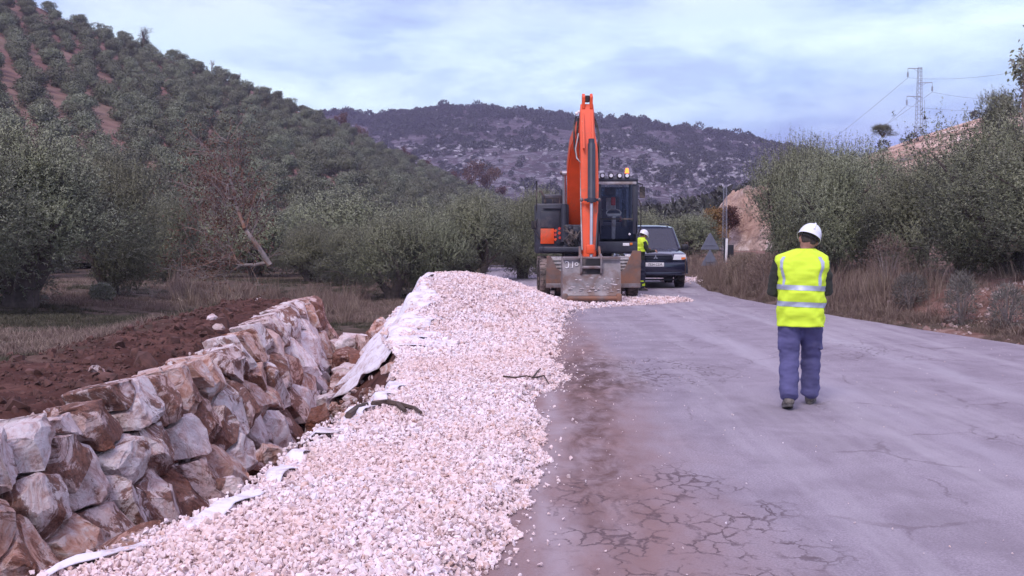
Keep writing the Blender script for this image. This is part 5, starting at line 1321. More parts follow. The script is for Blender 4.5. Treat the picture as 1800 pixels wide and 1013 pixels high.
# boom cylinders beside it
for sx in (-1, 1):
    x = bx_s[0] + sx * .34
    MB().cyl((x, -.75, 1.45), (x, -.72, 2.45), .085, n=16).build('boom_cylinder', M_DKG, ex)
    MB().cyl((x, -.72, 2.45), (x, -.80, 3.25), .045, n=12).cyl((x - .06, -.80, 3.25), (x + .06, -.80, 3.25), .075, n=14).build('cylinder_rod', M_CHROME, ex)
MB().cyl((bx_s[3] - .42, -.80, 3.27), (bx_s[3] + .42, -.80, 3.27), .05, n=14).build('boom_pin', M_STEEL, ex)
# stick cylinder on the back of the boom
MB().cyl((bx_s[3], -.60, 3.85), (bx_s[5], -1.45, 4.80), .08, n=14).build('stick_cylinder', M_DKG, ex)
# stick
ys_top, ys_bot = -2.15, -3.35
def sx_(u, f): return X_(u, EXC.y + ys_top + (ys_bot - ys_top) * f)
def sz_(v, f): return Z_(v, EXC.y + ys_top + (ys_bot - ys_top) * f)
def stick_y(f): return ys_top + (ys_bot - ys_top) * f
srings = []
for (v, f, wpx, h) in ((183, .02, 22, .20), (196, .05, 24, .34), (230, .16, 26, .46), (262, .26, 30, .52), (330, .50, 31, .46), (400, .74, 28, .34), (440, .88, 25, .26), (462, .96, 22, .20)):
    uc = 1031 if v < 240 else 1034 if v < 300 else 1036
    y = stick_y(f); z = sz_(v, f); x = sx_(uc, f); w_ = wpx / FPX * (EXC.y + y) / 2; c = .025
    srings.append([(x + sx * (w_ - (c if ch else 0)), y + s * (h / 2 - (0 if ch else c)) + .12, z) for sx, s, ch in ((-1, -1, 0), (-1, -1, 1), (1, -1, 1), (1, -1, 0), (1, 1, 0), (1, 1, 1), (-1, 1, 1), (-1, 1, 0))])
MB().loft(srings).build('stick', M_ORG, ex, smooth=30)
# raised ribs on the front of the stick head and the fork on top
for u in (1024, 1040): MB().prism([(stick_y(.05) - .16, sz_(198, .05)), (stick_y(.2) - .25, sz_(236, .2)), (stick_y(.3) - .26, sz_(262, .3)), (stick_y(.3) - .1, sz_(262, .3)), (stick_y(.05), sz_(198, .05))], 'x', sx_(u, .2) - .018, sx_(u, .2) + .018).build('rib', M_ORG, ex)
for u in (1024.5, 1038): MB().prism([(stick_y(0) - .10, sz_(192, 0)), (stick_y(0) - .13, sz_(172, 0)), (stick_y(0) - .02, sz_(165, 0)), (stick_y(0) + .12, sz_(168, 0)), (stick_y(0) + .18, sz_(192, 0))], 'x', sx_(u, 0) - .035, sx_(u, 0) + .035).build('fork', M_ORG, ex, bevel=.01)
MB().cyl((sx_(1022, 0), stick_y(0), sz_(172, 0)), (sx_(1041, 0), stick_y(0), sz_(172, 0)), .05, n=14).box((sx_(1031, 0), stick_y(0) + .02, sz_(174, 0)), (.12, .16, .16), bev=.02).build('fork_pin', M_BLK, ex)
MB().ball((sx_(1013, .12), stick_y(.1) + .1, sz_(199, .1)), .045, 2).ball((sx_(1017, .12), stick_y(.1) + .1, sz_(196, .1)), .04, 2).build('work_light', M_LAMP, ex)
# bucket cylinder in front of the stick: trunnion, barrel, rod
def fr(v, f): return stick_y(f) - .26, sz_(v, f)
y0, z0 = fr(255, .24); y1, z1 = fr(352, .58); y2, z2 = fr(456, .93)
y0 -= .02; y1 -= .05; y2 -= .02
xc_ = lambda f: sx_(1037.5, f)
MB().cyl((xc_(.25), y0, z0), (xc_(.55), y1, z1), .092, n=20).cyl((xc_(.25), y0, z0 - .02), (xc_(.25), y0 + .02, z0 + .12), .075, n=14).build('bucket_cylinder', M_DKG, ex)
MB().cyl((xc_(.55), y1, z1 - .06), (xc_(.55), y1, z1 + .04), .115, n=20).box((xc_(.55), y1 + .06, z1), (.34, .10, .06), bev=.01).build('cylinder_collar', M_DKG, ex)
MB().cyl((xc_(.55), y1, z1), (xc_(.93), y2, z2), .040, n=14).build('cylinder_rod', M_CHROME, ex)
for s in (-1, 1):
    MB().ball((sx_(1036 + s * 15, .55), y1 + .1, z1), .05, 2).build('pipe_clamp', M_STEEL, ex)
# steel pipes and hoses along the stick and boom
for s, pts in ((-1, [(1016, 235, .1), (1011, 262, .2), (1013, 278, .3), (1021, 288, .33), (1020, 330, .5), (1021, 380, .7), (1023, 440, .9)]), (1, [(1047, 225, .1), (1052, 250, .2), (1053, 275, .28), (1050, 290, .34), (1050, 340, .5), (1049, 400, .75), (1047, 440, .88)])):
    MB().tube([(sx_(u, f), stick_y(f) - .05, sz_(v, f)) for u, v, f in pts], .017, 6).build('steel_pipe', M_LGREY if s < 0 else M_DKG, ex)
for q, pts in enumerate(([(1012, 205, .0), (1008, 225, .02), (1009, 260, .12), (1015, 282, .25)], [(1016, 208, .0), (1014, 235, .05), (1019, 252, .15), (1020, 274, .25)], [(1044, 212, .02), (1051, 232, .08), (1053, 262, .2), (1051, 300, .35)], [(1043, 205, 0), (1049, 222, .04), (1052, 245, .14), (1049, 270, .24)])):
    MB().tube([(sx_(u, f), stick_y(f) - .02 + .05 * (q % 2), sz_(v, f)) for u, v, f in pts], .026, 7).build('hose', M_BLK, ex)
# linkage: side links and rocker around the stick foot
yb_ = stick_y(.93)
for s in (-1, 1):
    x = sx_(1036, .93) + s * .235
    MB().prism([(yb_ - .42, Z_(456, EXC.y + yb_)), (yb_ - .30, Z_(450, EXC.y + yb_)), (yb_ + .02, Z_(433, EXC.y + yb_)), (yb_ + .12, Z_(440, EXC.y + yb_)), (yb_ - .18, Z_(470, EXC.y + yb_)), (yb_ - .34, Z_(476, EXC.y + yb_))], 'x', x - .025, x + .025).build('rocker_link', M_RSTEEL, ex, bevel=.008)
    MB().cyl((x - .05, yb_ - .34, Z_(454, EXC.y + yb_)), (x + .05, yb_ - .34, Z_(454, EXC.y + yb_)), .07, n=14).build('link_boss', M_STEEL, ex)
MB().cyl((sx_(1036, .93) - .27, yb_ - .36, Z_(455, EXC.y + yb_)), (sx_(1036, .93) + .27, yb_ - .36, Z_(455, EXC.y + yb_)), .045, n=14).build('link_pin', M_STEEL, ex)
MB().box((sx_(1036, .93), yb_ - .30, Z_(438, EXC.y + yb_)), (.20, .08, .22), bev=.03).build('stick_foot_plate', M_ORG, ex)
MB().box((sx_(1036, .93), yb_ - .33, Z_(466, EXC.y + yb_)), (.36, .14, .22), bev=.03).build('quick_coupler', M_RSTEEL, ex)
# bucket, seen on its back plate: rolled lower edge rests on the gravel
Yk = EXC.y - 3.75; yk = -3.75
def kx(u, dy=0): return X_(u, Yk + dy)
def kz(v, dy=0): return Z_(v, Yk + dy)
prof = [(.62, kz(452)), (.32, kz(452)), (.10, kz(455)), (.0, kz(478)), (-.05, kz(500)), (-.09, kz(512)), (-.13, kz(519)), (-.12, kz(529)), (-.02, kz(535)), (.10, kz(535)), (.45, kz(532)), (.95, kz(520))]
prof = [(a + yk, b) for a, b in prof]
W0, W1 = kx(989), kx(1091)
inner = [(a + .035, b - (.03 if i < 3 else -.03 if i > 6 else 0)) for i, (a, b) in enumerate(prof)]
inner = [(a, b) for a, b in inner]
mb = MB(); mb.prism(prof + inner[::-1], 'x', W0 + .02, W1 - .02); mb.build('bucket_shell', M_STEEL, ex, smooth=25)
for x in (W0, W1 - .03): MB().prism([(p[0] - .01, p[1]) for p in prof], 'x', x, x + .03).build('bucket_side', M_STEEL, ex)
MB().cyl((W0 + .09, yk - .125, kz(524)), (W1 - .09, yk - .125, kz(524)), .055, n=14).build('rolled_edge', M_RSTEEL, ex)
for x in (W0 + .05, W1 - .05): MB().box((x, yk - .12, kz(523)), (.14, .12, .20), bev=.04).build('edge_cap', M_RSTEEL, ex)
MB().box(((W0 + W1) / 2, yk + .01, kz(453.5)), (W1 - W0, .09, .04), bev=.01).build('top_rail', M_STEEL, ex)
for s in (-1, 1):
    x = kx(1039) + s * .235
    MB().prism([(yk + .12, kz(446)), (yk - .09, kz(452)), (yk - .13, kz(466)), (yk - .08, kz(480)), (yk + .0, kz(484)), (yk + .2, kz(460))], 'x', x - .022, x + .022).build('bucket_ear', M_STEEL, ex, bevel=.006)
MB().cyl((kx(1039) - .26, yk - .08, kz(470)), (kx(1039) + .26, yk - .08, kz(470)), .038, n=14).build('bucket_pin', M_STEEL, ex)
MB().box((kx(1039), yk - .012, kz(467)), (.42, .02, .40)).build('coupler_recess', M_BLK, ex)
# chalk mark on the plate
def kp(u, v):
    vs = [452, 455, 478, 500]; ysv = [.10, .10, 0, -.05]; return (kx(u), yk + float(np.interp(v, vs, ysv)) - .020, kz(v))
mb = MB()
for st in ([(993.2, 461.5), (996, 459.8), (999.2, 461), (1000, 465), (999.5, 470), (996.5, 471.3), (994, 470)], [(1004, 470.7), (1004.3, 471.2)], [(1007, 460), (1006.8, 466), (1006.5, 471)], [(1011.3, 463.5), (1014.5, 461.8), (1016.5, 464), (1016, 466.8), (1012.5, 467.2), (1011, 465), (1011.6, 463)]):
    mb.tube([kp(u, v) for u, v in st], .012, 5)
mb.build('chalk_mark', M_WHITE, ex)
# mud smeared along the bucket
M_MUD = mat_plain('pale_mud', (.55, .48, .49), .95, var=.3, scale=9)
mb = MB(); rr = random.Random(8)
for q in range(46):
    u = rr.uniform(1000, 1089); v = rr.gauss(508, 6) if q < 34 else rr.uniform(487, 505); c = kp(u, min(v, 514)); mb.ball((c[0], c[1] + .012 - (.05 if v > 506 else 0), c[2]), 1, 1, (rr.uniform(.015, .07), .012, rr.uniform(.006, .02)))
mb.build('mud', M_MUD, ex)

# ================================================================== CAR
M_NAVY = mat_plain('navy_paint', (.014, .018, .045), .22, .3, var=.1, coat=.8, dirt=(.05, .05, .06), dirt_amt=.15, spec=.6)
M_PLAST = mat_plain('dark_plastic', (.018, .018, .026), .55, var=.2)
CX = (1152 - 900) / FPX * 32.0
car = thing('parked_car', 'dark navy off-road estate car parked facing the camera behind the excavator', 'car', (CX, 32.0, 0), R(-2), None, 1.045)
def rrect(w, z0, z1, y, r=.10, n=4, top_in=0.0):
    """rounded rectangle ring, x across, z up, at depth y"""
    pts = []
    for (cx_q, cz_q, a0) in ((w - r, z0 + r, -PI / 2), (w - r - top_in, z1 - r, 0), (-(w - r - top_in), z1 - r, PI / 2), (-(w - r), z0 + r, PI)):
        for i in range(n + 1): a = a0 + PI / 2 * i / n; pts.append((cx_q + r * math.cos(a), y, cz_q + r * math.sin(a)))
    return pts
body = [rrect(.80, .46, .93, -.02, .08), rrect(.86, .40, .99, .03, .09), rrect(.91, .38, 1.03, .16, .10), rrect(.93, .36, 1.07, .45, .10, top_in=.03), rrect(.93, .36, 1.10, 1.15, .10, top_in=.05), rrect(.93, .36, 1.13, 1.45, .10, top_in=.05),
        rrect(.93, .36, 1.13, 3.0, .08, top_in=.05), rrect(.93, .38, 1.13, 4.4, .10, top_in=.05), rrect(.88, .42, 1.10, 4.68, .10)]
MB().loft(body).build('body', M_NAVY, car, smooth=45)
# bonnet bulge
MB().loft([[(x * w_, y, z) for x, z in ((-1, zb), (-.72, zb + .035), (-.30, zb + .05), (.30, zb + .05), (.72, zb + .035), (1, zb), (.8, zb - .06), (-.8, zb - .06))] for y, zb, w_ in ((.06, .965, .70), (.30, 1.03, .78), (.8, 1.075, .82), (1.32, 1.11, .84))]).build('bonnet', M_NAVY, car, smooth=50)
# cabin frame
belt, roof = 1.12, 1.82
MB().loft([[(sx * w_, y, z) for sx, z, w_ in ((-1, zr - .06, hw + .02), (-1, zr - .02, hw), (-1, zr + .01, hw - .12), (-1, zr + .03, hw * .4), (1, zr + .03, hw * .4), (1, zr + .01, hw - .12), (1, zr - .02, hw), (1, zr - .06, hw + .02))] for y, zr, hw in ((1.92, roof - .035, .68), (2.1, roof, .71), (3.2, roof + .015, .72), (4.45, roof - .02, .70))]).build('roof', M_NAVY, car, smooth=50)
for s in (-1, 1):
    MB().tube([(s * .86, 1.32, belt), (s * .70, 1.95, roof - .05)], [.042, .036], 6).tube([(s * .90, 2.75, belt), (s * .72, 2.75, roof - .04)], .035, 6).tube([(s * .90, 3.75, belt), (s * .72, 3.75, roof - .04)], .04, 6).tube([(s * .88, 4.55, belt), (s * .70, 4.42, roof - .05)], .05, 6).build('pillar', M_NAVY, car)
    MB().poly([(s * .885, 1.42, belt + .01), (s * .885, 4.5, belt + .01), (s * .715, 4.4, roof - .06), (s * .715, 2.02, roof - .06)]).build('side_window', M_CARGL, car)
    MB().box((s * .60, 2.2, roof + .06), (.04, .05, .03)).tube([(s * .60, 2.15, roof + .04), (s * .60, 2.3, roof + .07), (s * .60, 4.2, roof + .07), (s * .60, 4.35, roof + .03)], .016, 6).build('roof_rail', M_PLAST, car)
MB().poly([(-.83, 1.33, belt), (.83, 1.33, belt), (.675, 1.93, roof - .06), (-.675, 1.93, roof - .06)]).build('windscreen', M_CARGL, car)
MB().poly([(-.83, 4.60, belt), (.83, 4.60, belt), (.675, 4.45, roof - .06), (-.675, 4.45, roof - .06)]).build('rear_window', M_CARGL, car)
MB().box((0, 1.62, 1.11), (1.6, .5, .06), bev=.02).build('dashboard', M_PLAST, car)
for s in (-1, 1):
    MB().box((s * .38, 2.55, 1.15), (.48, .16, .55), (R(-10), 0, 0), bev=.06).build('seat', M_SEAT, car)
    MB().box((s * .38, 2.62, 1.50), (.26, .10, .18), (R(-8), 0, 0), bev=.04).build('headrest', M_SEAT, car)
    MB().tube([(-.75 + .8 * (s > 0), 1.36 + .02, belt + .02), (-.25 + .8 * (s > 0), 1.40, belt + .06)], .010, 5).build('wiper', M_PLAST, car)
    # mirrors
    MB().box((s * 1.06, 1.62, 1.17), (.22, .12, .19), bev=.05).box((s * .93, 1.62, 1.12), (.12, .06, .05), bev=.01).build('door_mirror', M_PLAST, car)
    # headlamps
    mb = MB(); mb.prism([(s * .50, .83), (s * .80, .83), (s * .885, .86), (s * .875, .985), (s * .55, .985)], 'y', -.035, .05); h = mb.build('headlight', M_LAMP, car, bevel=.01)
    MB().prism([(s * .745, .842), (s * .80, .842), (s * .87, .868), (s * .868, .91), (s * .745, .91)], 'y', -.045, -.030).build('indicator', M_AMBER, h)
    MB().box((s * .70, -.050, .64), (.22, .03, .09), bev=.02).build('fog_lamp', M_LAMP, car)
    MB().box((s * .52, -.045, .64), (.05, .04, .15), bev=.01).build('bumper_slot', M_PLAST, car)
    # flares
    for y in (.85, 3.75):
        mb = MB(); pts = [(y + math.cos(a) * .47, .42 + math.sin(a) * .47) for a in [PI * q / 12 for q in range(13)]]; mb.tube([(s * .945, a, b) for a, b in pts], .055, 8); mb.build('wheel_arch', M_NAVY, car)
        wheel(car, (s * .80, y, .37), .37, .26, M_BLK, M_LGREY, 26)
mb = MB(); mb.box((0, -.06, .62), (1.72, .16, .30), bev=.06); mb.box((0, -.05, .44), (1.55, .14, .12), bev=.04); mb.build('bumper', M_NAVY, car)
mb = MB()
for z in (.86, .905, .95): mb.box((0, -.055, z), (.92, .03, .018), bev=.005)
mb.build('grille_bar', M_NAVY, car)
MB().box((0, -.030, .905), (.96, .03, .15), bev=.02).build('grille', M_PLAST, car)
mb = MB()
for a in (PI / 2, PI / 2 + 2 * PI / 3, PI / 2 + 4 * PI / 3):
    d = Vector((math.cos(a), 0, math.sin(a))); p = Vector((-d.z, 0, d.x)); c = Vector((0, -.075, .905)); q = [c, c + d * .035 + p * .020, c + d * .07, c + d * .035 - p * .020]
    mb.bm.faces.new([mb.bm.verts.new(v + Vector((0, -.008, 0))) for v in q]); mb.prism([(v.x, v.z) for v in q], 'y', -.082, -.066)
mb.build('emblem', M_CHROME, car)
MB().box((-.03, -.150, .70), (.53, .018, .115), bev=.004).build('number_plate', M_WHITE, car)
textobj('7524 CDR', .095, M_INK, car, (-.02, -.164, .70))
MB().box((0, .25, .25), (1.3, .08, .05)).cyl((-.7, .85, .34), (.7, .85, .34), .05, n=10).box((0, 2.2, .34), (1.1, 3.4, .10)).build('underbody', M_PLAST, car)

# ================================================================== SIGNS, POSTS, POLES
M_GALV = mat_plain('galvanised', (.33, .34, .40), .55, .5, var=.15)
M_SIGNB = mat_plain('sign_back', (.17, .18, .23), .6, .2, var=.12)
def tri_sign(u, Y, label, tz, size, second=None):
    X = (u - 900) / FPX * Y; z = zg(X, Y); t = thing('road_sign', label, 'sign', (X, Y, z), R(8))
    MB().box((0, .03, .68), (.06, .04, 1.4)).build('post', M_GALV, t)
    for zt, s in [(tz, size)] + ([second] if second else []):
        mb = MB(); mb.prism([(-s / 2, zt - s * .43), (s / 2, zt - s * .43), (s / 2 - .0, zt - s * .37), (.03, zt + s * .43), (-.03, zt + s * .43), (-s / 2, zt - s * .37)], 'y', -.01, .01); mb.box((0, -.02, zt - s * .2), (s * .6, .02, .03)); mb.build('panel', M_SIGNB, t, bevel=.005)
    return t
tri_sign(1248, 43, 'grey back of two stacked triangular road signs by the bend', 1.10, .78, (.42, .74))
X, Y = (1276.5 - 900) / FPX * 41, 41.0; z = zg(X, Y)
t = thing('marker_post', 'white marker post with a dark side standing at the bend', 'post', (X, Y, z)); MB().box((0, 0, .62), (.09, .04, 1.25), (0, R(1.5), 0), bev=.01).build('face', M_WHITE, t); MB().box((-.06, .05, .64), (.07, .04, 1.25), bev=.01).box((.2, .3, .5), (.3, .05, 1.0), bev=.01).build('dark_side', M_PLAST, t)
# crumpled red and white safety tape at its foot
mb = MB(); rr = random.Random(4)
for q in range(26):
    c = Vector((rr.uniform(-.28, .32), rr.uniform(-.15, .1), rr.uniform(.03, .26))); a = Vector((rr.gauss(0, 1), rr.gauss(0, 1), rr.gauss(0, 1))).normalized() * rr.uniform(.06, .14); b = Vector((rr.gauss(0, 1), rr.gauss(0, 1), rr.gauss(0, 1))).normalized() * .05
    mb.poly([c - a - b, c + a - b, c + a * .8 + b, c - a + b])
k = NT('safety_tape'); g = k.n('ShaderNodeNewGeometry'); k.col(k.ramp(g.outputs['Random Per Island'], [(0, (.85, .10, .07)), (.78, (.85, .8, .8))], 'CONSTANT')); M_TAPE = k.m
o = mb.build('safety_tape', M_TAPE); o.location = (X + .12, Y - .1, z); tag(o, 'crumpled red and white safety tape heaped at the marker post foot', 'tape')
MB_ = MB()
def lattice(base, H, w0, w1, label, name, arms=(), panels=14, r=.03):
    t = thing(name, label, 'pylon', base); mb = MB()
    def c(h, i): w = (w0 + (w1 - w0) * h / H) / 2; return Vector(((-w, w, w, -w)[i], (-w, -w, w, w)[i], h))
    for i in range(4): mb.tube([c(0, i), c(H, i)], r, 4)
    for q in range(panels):
        h0, h1 = H * q / panels, H * (q + 1) / panels
        for i in range(4): mb.tube([c(h0, i), c(h1, (i + 1) % 4)], r * .6, 3, False); mb.tube([c(h1, i), c(h1, (i + 1) % 4)], r * .6, 3, False)
    mb.build('lattice_mast', M_GALV, t); ends = []
    for h, s, L in arms:
        mb = MB(); mb.tube([(-s * w1 * .6, 0, h), (s * L, 0, h + .04)], r * 1.9, 5); mb.tube([(0, 0, h - .45), (s * L * .55, 0, h)], r, 4); mb.build('crossarm', M_GALV, t)
        mb = MB(); mb.tube([(s * L, 0, h), (s * L, 0, h - .35)], r, 5)
        for q in range(5): mb.cyl((s * L, 0, h - .38 - q * .10), (s * L, 0, h - .44 - q * .10), .10, n=8)
        mb.tube([(s * L, 0, h - .35), (s * L, 0, h - .95)], r, 5); mb.build('insulator', M_GALV, t); ends.append(Vector(base) + Vector((s * L, 0, h - .95)))
    return t, ends
Yp = 112.0; pb = at(1615, 214, Yp); pb.z -= 1.5; topz = at(1615, 119, Yp).z - pb.z
pyl, ends = lattice(tuple(pb), topz, .62, .34, 'lattice power pylon with three crossarms on the hill crest', 'power_pylon', [(at(1, 121, Yp).z - pb.z, -1, 1.25), (at(1, 146, Yp).z - pb.z, 1, 1.35), (at(1, 170, Yp).z - pb.z, -1, 1.3)], 16, .022)
for q, (e, r_v, l_uv) in enumerate(zip(ends, (88, 158, 168), ((1470, 262), (1500, 262), (1540, 262)))):
    tgt = at(1990, r_v - 16, 85); pts = []
    for i in range(17):
        f = i / 16; p_ = e.lerp(tgt, f); p_.z -= 2.2 * 4 * f * (1 - f) * .5; pts.append(p_)
    tg2 = at(l_uv[0] - 150, l_uv[1] + 70, 260); p2 = []
    for i in range(17):
        f = i / 16; p_ = e.lerp(tg2, f); p_.z -= 1.5 * 4 * f * (1 - f); p2.append(p_)
    o = MB().tube(p2[::-1] + pts[1:], .016, 4, False).build('power_line', M_GALV); tag(o, ['highest power line, hung from the top arm of the pylon', 'power line hung from the right-hand middle arm of the pylon', 'lowest power line, hung from the bottom left arm of the pylon'][q], 'cable')
Yq = 50.0; pq = at(1273, 484, Yq); pq.z = zg(pq.x, Yq) - .1
lattice(tuple(pq), at(1, 326, Yq).z - pq.z, .22, .14, 'slender lattice pole rising behind the marker post', 'lattice_pole', (), 26, .008)
Ya = 108; pa = at(1624.5, 212, Ya); t = thing('hilltop_antenna', 'thin mast with a dark box right of the power pylon', 'antenna', tuple(pa)); MB().tube([(0, 0, -1.5), (0, 0, at(1, 176, Ya).z - pa.z)], .02, 5).build('mast', M_GALV, t); MB().box((.05, 0, .25), (.22, .2, .3), bev=.03).build('box', M_PLAST, t)
# gravel windrow lying across the far road
n = 900; x = rng.uniform(5.2, 8.6, n); y = 37.5 + rng.normal(0, .8, n) + (x - 7) * .3
scatter('far_gravel', np.stack([x, y, np.abs(rng.normal(0, .03, n)) + .01], -1), rng.uniform(-3, 3, (n, 3)), rng.uniform(.04, .11, n), rng.integers(0, 4, n), [free_obj('g', stone_mesh(700 + q, 11, .7, M_GRAV, .5)) for q in range(4)], 'pale gravel scattered across the road beyond the car', 'gravel')
# ================================================================== PEOPLE
def ringpts(c, t, ref, a, b, n=20, pw=2.3):
    t = t.normalized(); s = (ref - t * t.dot(ref)).normalized(); d = t.cross(s); out = []
    for i in range(n):
        th = 2 * PI * i / n; cs, sn = math.cos(th), math.sin(th)
        x = abs(cs) ** (2 / pw) * (1 if cs > 0 else -1); y = abs(sn) ** (2 / pw) * (1 if sn > 0 else -1)
        out.append(Vector(c) + s * a * x + d * b * y)
    return out
def limb(mb, pts, rad, ref=Vector((1, 0, 0)), n=18, pw=2.2):
    pts = [Vector(p) for p in pts]; rings = []
    for i, p in enumerate(pts):
        t = pts[min(i + 1, len(pts) - 1)] - pts[max(i - 1, 0)]
        r = rad[i]; a, b = r if isinstance(r, tuple) else (r, r); rings.append(ringpts(p, t, ref, a, b, n, pw))
    # domed ends
    t0 = (pts[0] - pts[1]).normalized(); t1 = (pts[-1] - pts[-2]).normalized(); ra = rad[0] if not isinstance(rad[0], tuple) else min(rad[0]); rb = rad[-1] if not isinstance(rad[-1], tuple) else min(rad[-1])
    c0 = [p0.lerp(pts[0], .4) + t0 * ra * .35 for p0 in rings[0]]; c1 = [p0.lerp(pts[-1], .4) + t1 * rb * .35 for p0 in rings[-1]]
    mb.loft([c0] + rings + [c1]); return mb
def fuse(mb, name, m, parent, voxel=.012, smooth=6, wr=0.0, wscale=7.0, seed=0):
    me = mb.mesh(name); tmp = bpy.data.objects.new('tmp', me); C.objects.link(tmp)
    r = tmp.modifiers.new('r', 'REMESH'); r.mode = 'VOXEL'; r.voxel_size = voxel
    s = tmp.modifiers.new('s', 'SMOOTH'); s.iterations = smooth; s.factor = .5
    bpy.context.view_layer.update()
    out = bpy.data.meshes.new_from_object(tmp.evaluated_get(bpy.context.evaluated_depsgraph_get())); bpy.data.objects.remove(tmp)
    if wr:
        nv = len(out.vertices); co = np.empty(nv * 3, dtype=np.float32); out.vertices.foreach_get('co', co); no = np.empty(nv * 3, dtype=np.float32)
        out.vertices.foreach_get('normal', no); co = co.reshape(-1, 3); no = no.reshape(-1, 3)
        d = np.array([mnoise.fractal(Vector((float(p[0]) * wscale * .7 + seed, float(p[1]) * wscale * .7, float(p[2]) * wscale * 1.6)), 1, 2, 3) for p in co]) * wr
        co += no * d[:, None]; out.vertices.foreach_set('co', co.ravel().astype(np.float32)); out.update()
    out.polygons.foreach_set('use_smooth', [True] * len(out.polygons))
    out.name = name; return add_obj(name, out, parent, m)
M_SKIN = mat_plain('skin', (.34, .17, .12), .6, var=.12, scale=12)
M_HAIR = mat_plain('hair', (.05, .038, .032), .8, var=.3, scale=30)
M_JACK = mat_plain('dark_green_jacket', (.030, .034, .026), .9, var=.25, scale=8, bump=.002)
M_HIVIS = mat_plain('hi_vis_yellow', (.68, .92, .045), .75, var=.05, scale=3)
M_REFL = mat_plain('reflective_band', (.42, .46, .56), .45, .2, var=.08, scale=8)
M_TROU = mat_plain('navy_trousers', (.092, .088, .205), .9, var=.22, scale=5, dirt=(.12, .11, .20), dirt_amt=.3, bump=.002)
M_TROU2 = mat_plain('dark_trousers', (.025, .028, .05), .9, var=.25, scale=5)
M_BOOT = mat_plain('dusty_boot', (.085, .075, .068), .8, var=.3, scale=12, dirt=(.22, .19, .17), dirt_amt=.5)
M_SOLE = mat_plain('rubber_sole', (.11, .10, .095), .9, var=.2)
M_HELM = mat_plain('white_helmet', (.82, .83, .88), .3, var=.03, coat=.4)
def vest_surface(rings, seed, off=0.0):
    zs = [r[0] for r in rings]
    def S(th, z):
        a, b, cx, cy, pw = (float(np.interp(z, zs, [r[q] for r in rings])) for q in (1, 2, 3, 4, 5))
        cs, sn = math.cos(th), math.sin(th); x = abs(cs) ** (2 / pw) * (1 if cs > 0 else -1); y = abs(sn) ** (2 / pw) * (1 if sn > 0 else -1)
        w = mnoise.fractal(Vector((cs * 1.6 + seed, sn * 1.6, z * 9)), 1, 2, 4) * .020 + math.sin(z * 38 + 7 * cs * cs + 3 * sn + seed) * .006 * (1 if z < 1.22 else .35)
        k_ = 1 + (w + off) / max(a, b)
        return Vector((cx + a * x * k_, cy + b * y * (1 + (w + off) / b), z))
    return S
def vest_mesh(parent, rings, seed, bands, slope=None):
    S = vest_surface(rings, seed); z0, z1 = rings[0][0], rings[-1][0]; nz, nth = 60, 72
    sh = slope or (lambda p: p)
    mb = MB(); rr_ = [[sh(S(2 * PI * i / nth, z0 + (z1 - z0) * j / nz)) for i in range(nth)] for j in range(nz + 1)]
    mb.loft(rr_, cap=False); o = mb.build('vest', M_HIVIS, parent, smooth=80); md = o.modifiers.new('t', 'SOLIDIFY'); md.thickness = .005; md.offset = -1
    S2 = vest_surface(rings, seed, .004)
    for zc_, hw in bands:
        mb = MB(); mb.loft([[sh(S2(2 * PI * i / nth, zc_ - hw + 2 * hw * j / 4 - .010 * math.sin(2 * PI * i / nth + 1))) for i in range(nth)] for j in range(5)], cap=False); mb.build('reflective_band', M_REFL, o, smooth=80)
    for thc in (R(-49), R(229), R(52), R(128)):
        mb = MB(); n_ = 26; top = z1 - .078
        mb.loft([[sh(S2(thc + (q / 4 - .5) * .17 * (1 if True else 1), max(1.19, z0 + .08) + (top - max(1.19, z0 + .08)) * j / n_)) for q in range(5)] for j in range(n_ + 1)], cap=False, closed=False); mb.build('reflective_band', M_REFL, o, smooth=80)
    return o
def hand(mb, wrist, d, palm_n, curl=.6, flip=1, sc_=1.0):
    """palm and five bent fingers; d = direction of the fingers, palm_n = palm normal"""
    d = Vector(d).normalized(); n = Vector(palm_n); n = (n - d * n.dot(d)).normalized(); s = d.cross(n) * flip
    w = Vector(wrist); pe = w + d * .088 * sc_
    limb(mb, [w, w + d * .03 * sc_, w + d * .06 * sc_, pe], [(.030, .020), (.039, .017), (.043, .016), (.041, .014)], s, 14)
    for q, (off, L) in enumerate(((.031, .070), (.0105, .078), (-.0105, .072), (-.031, .056))):
        b = pe + s * off - d * .012; p = [b]; dd = d.copy(); a = 0
        for f, c in ((.45, curl * .7), (.32, curl), (.23, curl * .8)):
            a += c; dd = d * math.cos(a) + n * math.sin(a); p.append(p[-1] + dd * L * f * sc_)
        limb(mb, p, [.0088, .0083, .0076, .0066], s, 8)
    b = w + d * .03 + s * .036; t = (d * .7 + s * .65 + n * .35).normalized(); t2 = (d * .9 + s * .15 + n * .45).normalized()
    limb(mb, [b - s * .012, b + t * .032, b + t * .032 + t2 * .034], [.0125, .0105, .0085], n, 8)
